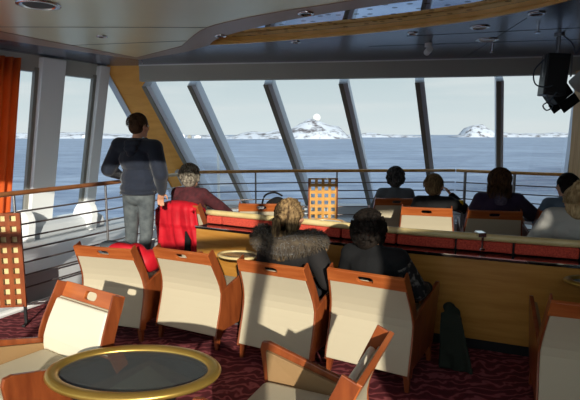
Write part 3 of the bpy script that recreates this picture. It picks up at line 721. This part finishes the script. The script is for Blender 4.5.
# ---------------------------------------------------------------- loudspeaker and ceiling fittings
t = thing('loudspeaker', 'black loudspeaker hanging from the ceiling at the upper right', 'speaker', (2.71, 5.2, 2.7), 12)
bm = bmesh.new(); box(bm, -.105, .105, -.11, .12, -.61, -.2, Matrix.Rotation(R(4), 4, 'Y')); link('cabinet', bm, 'fixture', t, bevel=.01)
bm = bmesh.new(); box(bm, -.09, .09, -.122, -.112, -.58, -.24, Matrix.Rotation(R(4), 4, 'Y')); link('grille', bm, 'blackmat', t, bevel=.004)
bm = bmesh.new(); cyl(bm, (0, 0, -.2), .015, .2, 12); cyl(bm, (0, 0, -.02), .05, .02, 16); box(bm, -.135, .135, -.015, .015, -.215, -.195); box(bm, -.135, -.125, -.015, .015, -.42, -.195); box(bm, .125, .135, -.015, .015, -.42, -.195); link('bracket', bm, 'steel', t)
t2 = thing('spotlight', 'tilted black spotlight with barn doors below the loudspeaker', 'spotlight', (2.79, 5.38, 2.7), 0)
bm = bmesh.new(); m4 = Matrix.Translation((.02, 0, -.56)) @ Matrix.Rotation(R(-38), 4, 'Y'); box(bm, -.1, .1, -.1, .1, -.09, .09, m4); link('housing', bm, 'fixture', t2, bevel=.01)
for s in (-1, 1):
    bm = bmesh.new(); box(bm, -.1, .1, s*.1-.004, s*.1+.004, -.2, -.09, m4); link('barn_door', bm, 'blackmat', t2)
bm = bmesh.new(); tube(bm, [(0, 0, 0), (.0, 0, -.2), (.04, .0, -.35), (.02, .0, -.5)], .014, 8); link('stem', bm, 'steel', t2, smooth=True)
for pts, lb in (([(2.55, 5.15, 2.45), (2.44, 5.12, 2.33), (2.45, 5.1, 2.2), (2.56, 5.1, 2.17), (2.66, 5.1, 2.2)], 'upper cable looping out left of the loudspeaker'),
            ([(2.68, 5.1, 2.14), (2.6, 5.08, 2.04), (2.53, 5.08, 1.99), (2.57, 5.08, 1.94), (2.63, 5.08, 1.98), (2.58, 5.08, 2.03), (2.56, 5.08, 2.1)], 'small knotted cable dangling under the loudspeaker'),
            ([(2.72, 5.15, 2.68), (2.82, 5.15, 2.6), (2.86, 5.15, 2.5), (2.95, 5.2, 2.62), (3.05, 5.25, 2.69)], 'cable from the ceiling to the right of the loudspeaker')):
    bm = bmesh.new(); tube(bm, smoothpts(pts, 6), .007, 6); tag(link('cable', bm, 'cable', smooth=True), lb, 'cable')
def downlight(x, y, r, lb, z=2.668, lit=False, group='ceiling spotlights'):
    t = thing('downlight', lb, 'ceiling light', (x, y, z), 0, group)
    bm = bmesh.new(); n = 28; a = []
    for rr, zz in ((r, 0), (r*1.0, -.008), (r*.78, -.012), (r*.68, .0)):
        a.append([bm.verts.new((rr*math.cos(2*math.pi*k/n), rr*math.sin(2*math.pi*k/n), zz)) for k in range(n)])
    for p_, q_ in zip(a[:-1], a[1:]):
        for k in range(n): bm.faces.new([p_[k], p_[(k+1) % n], q_[(k+1) % n], q_[k]])
    link('ring', bm, 'chrome', t, smooth=True)
    bm = bmesh.new(); cyl(bm, (0, 0, -.004), r*.69, .003, 24); link('lens', bm, 'white' if lit else 'blackmat', t)
for x, y, r, z, l, lb in ((-1.93, 4.0, .16, 2.689, 0, 'large chrome-ringed ceiling light at the upper left corner'),
        (-1.91, 5.25, .055, 2.689, 0, 'small ceiling spotlight in the beige panel above the standing man'),
        (-.70, 5.2, .06, 2.684, 0, 'spotlight at the left tip of the brown ceiling rim'),
        (.13, 4.26, .07, 2.684, 0, 'spotlight in the brown rim above the mirrored opening'),
        (.06, 5.62, .055, 2.699, 0, 'spotlight in the dark ceiling just below the wooden edge of the opening'),
        (1.22, 5.15, .055, 2.699, 0, 'spotlight in the dark ceiling left of the white camera'),
        (1.78, 4.86, .09, 2.699, 1, 'bright flat ceiling light nearest the right part of the wooden edge'),
        (2.05, 4.32, .07, 2.699, 0, 'spotlight in the dark ceiling at the upper right'),
        (2.1, 5.5, .12, 2.699, 1, 'pale oval ceiling lamp above the second window from the right')):
    downlight(x, y, r, lb, z, l)
t = thing('ceiling_camera', 'white dome-like ceiling camera on a short stem', 'camera', (1.53, 5.7, 2.7))
bm = bmesh.new(); cyl(bm, (0, 0, -.04), .04, .04, 20); link('base', bm, 'white', t)
bm = bmesh.new(); tube(bm, [(0, -.06, -.07), (0, .06, -.09)], .036, 16); link('body', bm, 'white', t, smooth=False)
for x, y, lb in ((2.32, 4.85, 'small chrome sprinkler head near the loudspeaker'), (2.35, 6.0, 'small chrome hook under the dark ceiling near the window header'), (-2.0, 6.95, 'tiny chrome sprinkler head at the left corner of the ceiling')):
    bm = bmesh.new(); cyl(bm, (0, 0, -.05), .012, .05, 10); cyl(bm, (0, 0, -.06), .025, .012, 14); o = link('sprinkler', bm, 'chrome'); o.location = (x, y, 2.702); tag(o, lb, 'sprinkler', 'ceiling sprinklers')

# ---------------------------------------------------------------- people
def strands(bm, roots, w=.004):
    """roots: list of point lists; each becomes a tapering three-sided lock"""
    for pts in roots:
        n = len(pts); tube(bm, pts, [w*(1-.8*i/(n-1)) for i in range(n)], 3, caps=False)

def hand(bm, wrist, d, side, curl=.5, pal=Vector((0, 0, -1))):
    """palm plus four fingers and a thumb; d = pointing direction, pal = palm direction"""
    d = Vector(d).normalized(); pal = (Vector(pal)-d*Vector(pal).dot(d)).normalized(); lat = d.cross(pal)*side
    w = Vector(wrist); c = w+d*.05
    rot = Matrix((lat, d, pal)).transposed()
    ell(bm, c, (.042, .052, .016), rot, 14, 8)
    for k, ln in enumerate((.070, .078, .073, .058)):
        b = w+d*.088+lat*(.031-.0205*k); a1 = d*math.cos(curl)+pal*math.sin(curl); a2 = d*math.cos(curl*2)+pal*math.sin(curl*2)
        m = b+a1*ln*.55; capsule(bm, w+d*.06+lat*(.027-.018*k), b, .009, .009); capsule(bm, b, m, .0088, .008); capsule(bm, m, m+a2*ln*.5, .008, .0068)
    tb = w+d*.025+lat*.035; tm = tb+(d*.6+lat*.6+pal*.4).normalized()*.04; capsule(bm, tb, tm, .012, .010); capsule(bm, tm, tm+(d*.9+lat*.1+pal*.4).normalized()*.03, .010, .008)

def person(label, loc, az, top, hair, J=None, scale=1., yaw=0, tilt=0, standing=False, voxel=.009, trousers='trousers', bulk=1., hs=1.1, slump=0):
    """J overrides joint positions (local: +Y forward, +X right, z up)"""
    t = thing('person', label, 'person', loc, az); t.scale = (scale,)*3
    D = dict(pel=(0, .2, .5), wai=(0, .15, .66), che=(0, .12, .84), nek=(0, .12, 1.0), hed=(0, .15, 1.12),
             shL=(-.175, .12, .92), shR=(.175, .12, .92), elL=(-.26, .2, .67), elR=(.26, .2, .67), haL=(-.2, .4, .58), haR=(.2, .4, .58),
             hiL=(-.09, .2, .5), hiR=(.09, .2, .5), knL=(-.13, .62, .5), knR=(.13, .62, .5), anL=(-.13, .66, .09), anR=(.13, .66, .09),
             hdL=(.3, .9, -.2), hdR=(-.3, .9, -.2))
    if standing:
        D.update(pel=(0, 0, .95), wai=(0, 0, 1.1), che=(0, 0, 1.3), nek=(0, .0, 1.5), hed=(0, .03, 1.655), shL=(-.19, 0, 1.43), shR=(.19, 0, 1.43), elL=(-.25, -.03, 1.15), elR=(.25, -.03, 1.15),
                 haL=(-.25, .1, .92), haR=(.25, .1, .92), hiL=(-.09, 0, .93), hiR=(.09, 0, .93), knL=(-.11, .03, .5), knR=(.11, .03, .5), anL=(-.13, 0, .09), anR=(.13, 0, .09), hdL=(0, 0, -1), hdR=(0, 0, -1))
    if J: D.update(J)
    D = {k: Vector(v) for k, v in D.items()}
    for k in ('hed', 'nek', 'che', 'shL', 'shR'): D[k].z -= slump*(1 if k != 'che' else .7)
    for k in ('elL', 'elR'): D[k].z -= slump*.4
    bm = bmesh.new(); c = lambda a, b, r0, r1: capsule(bm, D[a], D[b], r0, r1)
    ell(bm, D['pel'], (.15, .11, .1)); ell(bm, D['wai'], (.13, .09, .11)); ell(bm, D['che'], (.16, .1, .14)); c('shL', 'shR', .05, .05)
    c('pel', 'che', .09, .09); c('che', 'nek', .07, .052); c('nek', 'hed', .052, .05)
    for s in 'LR':
        c('sh'+s, 'el'+s, .047, .036); c('el'+s, 'ha'+s, .036, .025); c('hi'+s, 'kn'+s, .078, .052); c('kn'+s, 'an'+s, .05, .034)
        a = D['an'+s]; capsule(bm, a+Vector((0, -.02, -.04)), a+Vector((0, .13, -.055)), .036, .028)
        hand(bm, D['ha'+s], D['hd'+s], 1 if s == 'L' else -1, .5)
    # head
    hr = Matrix.Rotation(-R(yaw), 3, 'Z') @ Matrix.Rotation(R(tilt), 3, 'X'); h = D['hed']
    P = lambda x, y, z: h+hr @ (Vector((x, y, z))*hs)
    hel = lambda b, c_, r_, rt=None, u=16, v=10: ell(b, c_, tuple(q*hs for q in r_), rt, u, v)
    hcap = lambda b, a_, b_, r0, r1: capsule(b, a_, b_, r0*hs, r1*hs)
    hel(bm, P(0, -.01, .02), (.076, .092, .095), hr, 20, 14); hel(bm, P(0, .028, -.045), (.056, .062, .068), hr)
    hel(bm, P(0, .075, -.092), (.024, .02, .018), hr)                      # chin
    hcap(bm, P(0, .084, .01), P(0, .104, -.028), .010, .014)              # nose
    hcap(bm, P(-.03, .078, .03), P(.03, .078, .03), .011, .011)           # brow
    hcap(bm, P(-.018, .086, -.058), P(.018, .086, -.058), .007, .007)     # lips
    for s in (-1, 1): hel(bm, P(s*.079, -.005, -.005), (.01, .02, .032), hr, 12, 8); hel(bm, P(s*.045, .06, -.025), (.022, .02, .02), hr, 12, 8)
    body = remeshed('body', bm, 'skin', t, voxel)
    for s in (-1, 1):
        bm = bmesh.new(); hel(bm, P(s*.031, .083, .006), (.012, .008, .009), hr, 12, 8); link('eye', bm, 'eye', body, smooth=True)
    # top
    if top:
        bm = bmesh.new(); k = .02*bulk
        ell(bm, D['wai'], (.13+k*1.6, .1+k, .14)); ell(bm, D['che'], (.165+k, .105+k, .15)); ell(bm, D['pel']+Vector((0, 0, .05)), (.15+k*1.4, .115+k, .1))
        c('shL', 'shR', .055+k, .055+k); capsule(bm, D['che'], D['nek']-Vector((0, 0, .03)), .1+k, .058+k*.4)
        for s in 'LR':
            capsule(bm, D['sh'+s], D['el'+s], .05+k, .042+k); w = D['el'+s].lerp(D['ha'+s], .9); capsule(bm, D['el'+s], w, .042+k, .032+k*.5)
        for i in range(26):   # folds
            a = random.random()*6.28; z = random.random(); b = D['pel'].lerp(D['che'], z); rr = .14+k
            p0 = b+Vector((math.cos(a)*rr, math.sin(a)*rr*.72, 0)); capsule(bm, p0, p0+Vector((random.uniform(-.04, .04), 0, random.uniform(-.12, .12))), .012, .004)
        tp = remeshed('top_garment', bm, top, t, voxel+.002, 3)
    bm = bmesh.new(); 
    if standing:
        ell(bm, D['pel']+Vector((0, -.01, -.02)), (.165, .125, .12))
    else: ell(bm, D['pel'], (.17, .13, .1))
    for s in 'LR':
        capsule(bm, D['hi'+s], D['kn'+s], .094, .07); capsule(bm, D['kn'+s], D['an'+s]+Vector((0, 0, .01)), .068, .056)
        if standing:
            for i in range(10):
                z = random.random(); b = D['kn'+s].lerp(D['an'+s], z); a = random.random()*6.28; capsule(bm, b+Vector((math.cos(a)*.05, math.sin(a)*.05, .03)), b+Vector((math.cos(a+1)*.05, math.sin(a+1)*.05, 0)), .014, .01)
    remeshed('trousers', bm, trousers, t, voxel+.003, 3)
    for s in 'LR':
        bm = bmesh.new(); a = D['an'+s]; capsule(bm, a+Vector((0, -.03, -.045)), a+Vector((0, .15, -.055)), .044, .035); box(bm, a.x-.042, a.x+.042, a.y-.07, a.y+.18, a.z-.09, a.z-.065)
        remeshed('shoe', bm, 'shoe', t, .01, 2)
    # hair
    kind, hm = hair; bm = bmesh.new(); rnd = random.Random(len(label)*13+7); st = []
    if kind == 'short':
        hel(bm, P(0, -.022, .036), (.088, .098, .096), hr, 20, 14); hel(bm, P(0, -.048, -.015), (.078, .07, .075), hr, 20, 12)
        for i in range(420):
            a = rnd.uniform(0, 6.28); el = rnd.uniform(-.3, 1.5); n_ = Vector((math.cos(a)*math.cos(el), math.sin(a)*math.cos(el)-.15, math.sin(el)))
            if n_.y > .55 and n_.z < .5: continue
            p0 = P(n_.x*.086, -.022+n_.y*.096, .03+n_.z*.094); d = hr @ (n_*.5+Vector((0, .25, -.7))).normalized(); st.append([p0, p0+d*.012+hr @ n_*.006, p0+d*.028])
    elif kind == 'curly':
        hel(bm, P(0, -.02, .03), (.09, .1, .1), hr); hel(bm, P(0, -.04, -.03), (.085, .08, .08), hr)
        for i in range(210):
            a = rnd.uniform(0, 6.28); el = rnd.uniform(-.65, 1.5); n_ = Vector((math.cos(a)*math.cos(el), math.sin(a)*math.cos(el), math.sin(el)))
            if n_.y > .5 and n_.z < .55: continue
            r_ = rnd.uniform(.014, .026); hel(bm, P(n_.x*.098, -.025+n_.y*.105, .025+n_.z*.114), (r_,)*3, None, 8, 6)
            ax = n_.orthogonal().normalized(); ay = n_.cross(ax)
            for q in range(2):
                ph = rnd.uniform(0, 6.28); rr = rnd.uniform(.012, .02)
                st.append([P(*(Vector((n_.x*.108, -.025+n_.y*.116, .025+n_.z*.125))+(ax*math.cos(ph+u*1.1)+ay*math.sin(ph+u*1.1))*rr+n_*.01*math.sin(u))) for u in range(5)])
    else:  # long hair
        hel(bm, P(0, -.022, .03), (.09, .102, .1), hr, 20, 14); hel(bm, P(0, -.05, -.04), (.085, .075, .09), hr, 16, 10)
        if kind == 'pony':
            tail = [P(0, -.1, .04), P(0, -.15, .0), P(0, -.16, -.08), P(.005, -.165, -.18), P(.012, -.16, -.26)]
            for a_, b_, r0, r1 in zip(tail[:-1], tail[1:], (.035, .042, .04, .028), (.042, .04, .028, .012)): capsule(bm, a_, b_, r0, r1)
            for i in range(240):
                a = rnd.uniform(0, 6.28); rr = rnd.uniform(.6, 1.1); q = []
                for k, (b_, r_) in enumerate(zip(tail, (.038, .046, .046, .04, .028))): q.append(b_+Vector((math.cos(a)*r_*rr, math.sin(a)*r_*rr, rnd.uniform(-.01, .01))))
                st.append(q)
        if kind == 'bun':
            hel(bm, P(.0, -.06, .12), (.05, .05, .045), hr); hel(bm, P(0, -.085, -.06), (.06, .045, .06), hr)
            for i in range(26): 
                a = rnd.uniform(0, 6.28); e_ = rnd.uniform(-1.2, 1.2); r_ = .05
                st.append([P(math.cos(a+u*.5)*math.cos(e_+u*.1)*r_, -.06+math.sin(a+u*.5)*math.cos(e_+u*.1)*r_, .12+math.sin(e_+u*.1)*r_) for u in range(5)])
        if kind == 'wavy':
            for s in (-1, 1): hcap(bm, P(s*.055, -.03, .02), P(s*.075, -.04, -.12), .05, .04)
            hel(bm, P(0, -.06, -.09), (.09, .06, .09), hr)
        for i in range(420):
            a = rnd.uniform(0, 6.28); el = rnd.uniform(-.2, 1.5); n_ = Vector((math.cos(a)*math.cos(el), math.sin(a)*math.cos(el), math.sin(el)))
            if n_.y > .45 and n_.z < .6: continue
            tgt = Vector((0, -.11, .0)) if kind != 'wavy' else Vector((n_.x*.1, -.05+n_.y*.06, -.15)); p0 = Vector((n_.x*.091, -.022+n_.y*.103, .03+n_.z*.101)); q = []
            for u in range(6):
                f_ = u/5*(.75 if kind != 'wavy' else 1); v_ = p0.lerp(tgt, f_); 
                cc = Vector((0, -.022, .03)) if v_.z > -.04 else Vector((0, -.05, v_.z)); dd = v_-cc
                if dd.length < .103: dd = dd.normalized()*(.1 if kind != 'wavy' else .11)
                q.append(P(*(cc+dd+Vector((rnd.uniform(-.004, .004),)*3))))
            st.append(q)
    strands(bm, st, .0042); hb = link('hair', bm, hm, t, smooth=True)
    return t, D, P

# 1 standing man
t, D, P = person('standing man in navy hoodie and grey jeans leaning on the left railing', (-1.645, 5.40, .1), 14, 'navy', ('short', 'hair_brown'), standing=True, yaw=18, tilt=-4, trousers='jeans', voxel=.008, bulk=2.0, hs=1.05, scale=1.025,
    J=dict(elL=(-.36, .02, 1.19), haL=(-.40, .29, 1.10), hdL=(.2, .9, -.1), shL=(-.2, 0, 1.44), shR=(.2, .0, 1.42), elR=(.285, -.04, 1.15), haR=(.225, .08, .95), hdR=(-.35, .35, -.8), knL=(-.14, .06, .5), anL=(-.17, .03, .09), knR=(.06, .02, .5), anR=(.03, -.06, .09), hed=(.015, .045, 1.65)))
bm = bmesh.new()
for s in (-1, 1): capsule(bm, (s*.085, .04, 1.50), (s*.05, -.09, 1.475), .032, .036)
capsule(bm, (-.05, -.09, 1.475), (.05, -.09, 1.475), .038, .038); capsule(bm, (-.04, -.115, 1.42), (.04, -.115, 1.42), .04, .04); ell(bm, (0, -.12, 1.37), (.05, .03, .05))
remeshed('hood', bm, 'navy', t, .01, 3)
bm = bmesh.new(); tube(bm, [(.17*math.cos(a)*1.07, -.005+.125*math.sin(a)*1.07, .955) for a in [2*math.pi*k/24 for k in range(25)]], .022, 8); link('waistband', bm, 'navy', t, smooth=True)

def sit(i, label, top, hair, **k):
    c = CH[i]; o = chairs[i].location; dx = k.pop('dx', 0); dy = k.pop('dy', 0); dz = k.pop('dz', 0); az = k.pop('az', c[1]); a = R(az)
    return person(label, (o[0]+dx*math.cos(a)+dy*math.sin(a), o[1]-dx*math.sin(a)+dy*math.cos(a), o[2]+dz), az, top, hair, **k)
# 2 grey haired person with red jacket on the chair
sit(10, 'seated person with curly grey hair in a dark maroon jumper beside the standing man', 'maroon', ('curly', 'hair_grey'), dz=.0, dx=.02, yaw=6, bulk=1.5, slump=.03,
    J=dict(elR=(.30, .3, .74), haR=(.34, .5, .62)))
# 3 fur collar woman
t, D, P = sit(2, 'seated woman with blond ponytail and a thick fur collar', 'darkcoat', ('pony', 'hair_blond'), dx=.03, yaw=2, bulk=1.6, J=dict(hed=(0.0, .15, 1.09), elR=(.3, .16, .64), haR=(.27, .36, .6)))
bm = bmesh.new(); n = 40; ring = []
def col_pt(a): return Vector((.215*math.cos(a), .12+.165*math.sin(a), .905+.035*math.cos(2*a)-.04*math.sin(a)))
for k in range(n):
    a = 2*math.pi*k/n; ell(bm, col_pt(a), (.072,)*3, None, 10, 8)
remf = []
rnd = random.Random(5)
col = remeshed('fur_collar', bm, 'fur', t, .014, 3)
bm = bmesh.new(); st = []
for i in range(3200):
    a = rnd.uniform(0, 6.28); b = rnd.uniform(0, 6.28); c0 = col_pt(a); rad = Vector((math.cos(a), math.sin(a), 0)); n_ = rad*math.cos(b)+Vector((0, 0, 1))*math.sin(b)
    p0 = c0+n_*.068; d = (n_+Vector((rnd.uniform(-.5, .5), rnd.uniform(-.5, .5), rnd.uniform(-.7, .2)))).normalized(); st.append([p0, p0+d*.018, p0+d*.034+Vector((0, 0, -.006))])
strands(bm, st, .0035); link('fur_hairs', bm, 'fur', col)
# 4 curly dark haired person
t, D, P = sit(3, 'seated person with curly dark hair in a black top with patterned sleeve', 'blackcloth', ('curly', 'hair_dark'), dx=-.02, yaw=-6, bulk=1.7, scale=.97, hs=1.16, slump=.05, J=dict(hed=(-.06, .16, 1.09), elR=(.29, .22, .66), haR=(.3, .46, .60)))
bm = bmesh.new(); capsule(bm, D['shR'].lerp(D['elR'], .1), D['elR'], .084, .078); capsule(bm, D['elR'], D['elR'].lerp(D['haR'], .85), .078, .05); remeshed('sleeve', bm, 'pattern', t, .011, 3)
# 5 grey haired behind
sit(6, 'seated person with short grey hair in dark grey, near the middle railing', 'greycloth', ('curly', 'hair_greydark'), dx=.0, slump=.08, bulk=1.4, scale=.98)
# 6 fair haired, hand raised
sit(7, 'seated person with short fair hair in black, right hand raised to the face', 'blackcloth', ('short', 'hair_sand'), dx=.08, yaw=22, bulk=1.3, slump=.07, hs=1.2, scale=.97, J=dict(elR=(.34, .26, .80), haR=(.19, .27, .93), hdR=(-.6, .1, .8), hed=(0, .15, 1.11)))
# 7 wavy brown hair
t, D, P = sit(8, 'seated person with wavy brown hair in a dark purple top', 'purple', ('wavy', 'hair_wavy'), dx=.07, yaw=4, slump=.08, scale=1.04, bulk=1.8, J=dict(elR=(.36, .22, .72), haR=(.36, .42, .62)))
bm = bmesh.new()
for k in range(16): a = 2*math.pi*k/16; ell(bm, (.085*math.cos(a), .10+.085*math.sin(a), .905), (.034,)*3, None, 8, 6)
ell(bm, (0, .0, .86), (.07, .03, .07)); remeshed('scarf', bm, 'scarf', t, .012, 2)
# 8 dark haired by the column
sit(9, 'seated person with dark hair partly hidden behind the blond woman', 'bluegrey', ('short', 'hair_dark'), dx=.05, yaw=-14, slump=.08, scale=1.0, hs=1.15)
# 9 blond bun, light grey
person('woman with blond hair in a loose bun and light grey jumper at the right edge', (2.27, 3.86, .1), 20, 'lightgrey', ('bun', 'hair_bun'), dict(hed=(.0, .13, 1.06), elL=(-.29, .16, .7), nek=(0, .1, .96)), yaw=4, bulk=2.0, scale=1.0)

# ---------------------------------------------------------------- clothing and bags lying about
def cloth_sheet(name, label, cat, i, m, w0, w1, ztop, zbot, over, seed=0):
    """jacket hung over the back of chair i: falls behind, folds over the top board"""
    bm = bmesh.new(); nx, nz = 34, 26; rows = []
    path = [(.16, ztop-.16), (.07, ztop-.02), (-.06, ztop+.035), (-.14, ztop-.0)]
    zz = ztop
    for k in range(1, nz): f = k/(nz-1); path.append((-.16-.02*f+.12*f*(1 if f > .4 else .7), ztop-.02-(ztop-zbot)*f))
    for k, (y, z) in enumerate(path):
        f = k/len(path); w = w0+(w1-w0)*f; row = []
        for j in range(nx+1):
            u = j/nx*2-1; nzv = noise.noise(Vector((u*3.2+seed, z*1.3, seed)))
            fold = .028*math.sin(u*9+nzv*3+z*2)*min(1, f*2)+.02*nzv
            row.append(bm.verts.new((u*w*.5+.015*nzv, y-abs(fold)-.0, z-(.05*abs(u)**3 if k < 5 else 0)+(.03*noise.noise(Vector((u*4, seed, 0))) if k == len(path)-1 else 0))))
        rows.append(row)
    for a, b in zip(rows[:-1], rows[1:]):
        for j in range(nx): bm.faces.new([a[j], a[j+1], b[j+1], b[j]])
    o = link(name, bm, m, smooth=True); md = o.modifiers.new('t', 'SOLIDIFY'); md.thickness = .012
    o.location = chairs[i].location; o.rotation_euler = (0, 0, -R(CH[i][1]))
    return tag(o, label, cat)
jk = cloth_sheet('anorak', 'bright red jacket draped over the chair of the grey-haired person', 'jacket', 10, 'redcloth', .52, .66, .80, .22, .1, 2)
bm = bmesh.new(); prism(bm, [(.17, -.235, .52), (.23, -.235, .42), (.23, -.235, .28), (.15, -.235, .28)], (0, .03, 0)); link('black_pocket', bm, 'blackcloth', jk, bevel=.01)
bm = bmesh.new()
for (x, y, z, a, b, c_) in ((.0, .22, .55, .2, .14, .12), (.16, .12, .68, .1, .08, .11), (.05, .06, .74, .16, .05, .06), (.24, .2, .62, .08, .14, .1)): ell(bm, (x, y, z), (a, b, c_))
o = remeshed('anorak', bm, 'redcloth', None, .016, 4); tag(o, 'red jacket bundled on the seat of the leftmost second-row chair', 'jacket'); o.location = chairs[0].location; o.rotation_euler = (0, 0, -R(17))
bm = bmesh.new()
for (x, y, z, a, b, c_) in ((-.05, .07, .755, .12, .045, .055), (.06, .09, .76, .08, .04, .045), (-.12, .1, .73, .07, .04, .05)): ell(bm, (x, y, z), (a, b, c_))
o = remeshed('scarf', bm, 'greycloth', None, .014, 3); tag(o, 'dark scarf lying on the red jacket on the leftmost second-row chair', 'scarf'); o.location = chairs[0].location; o.rotation_euler = (0, 0, -R(17))
t = thing('handbag', 'black handbag standing on the brown shaded chair, its top showing above the back', 'bag', chairpt(5, (.12, .2, .43)), 10)
bm = bmesh.new(); ell(bm, (0, 0, .19), (.15, .1, .2)); ell(bm, (.04, 0, .3), (.12, .08, .11)); box(bm, -.14, .14, -.09, .09, .0, .12); remeshed('bag_body', bm, 'blackcloth', t, .014, 3)
bm = bmesh.new(); tube(bm, smoothpts([(-.16, 0, .3), (-.12, 0, .42), (0, .0, .46), (.1, 0, .42)], 5), .012, 8); link('handle', bm, 'blackcloth', t, smooth=True)
bm = bmesh.new(); n = 14
for k in range(n):
    f = k/(n-1); ell(bm, (.02*math.sin(k*1.3)+.05*(1-f), .02*math.cos(k), .05+f*.40), (.06-.015*f+.012*math.sin(k*1.7), .085-.03*f, .035))
for k in range(7): capsule(bm, (-.05+.02*k, -.05, .42), (-.04+.035*k, -.08+.01*(k % 3), .03), .012, .018)
o = remeshed('coat', bm, 'greencloth', None, .012, 2); tag(o, 'dark green coat hanging down to the floor beside the curly dark-haired person', 'coat'); o.location = (1.17, 3.50, 0); o.rotation_euler.z = R(-30)

vs = scene.view_settings; vs.view_transform = 'Standard'; vs.look = 'None'; vs.exposure = 0; vs.gamma = 1; vs.use_curve_mapping = False
scene.cycles.max_bounces = 10; scene.cycles.transparent_max_bounces = 16; scene.cycles.use_denoising = True
scene.cycles.sample_clamp_indirect = 6
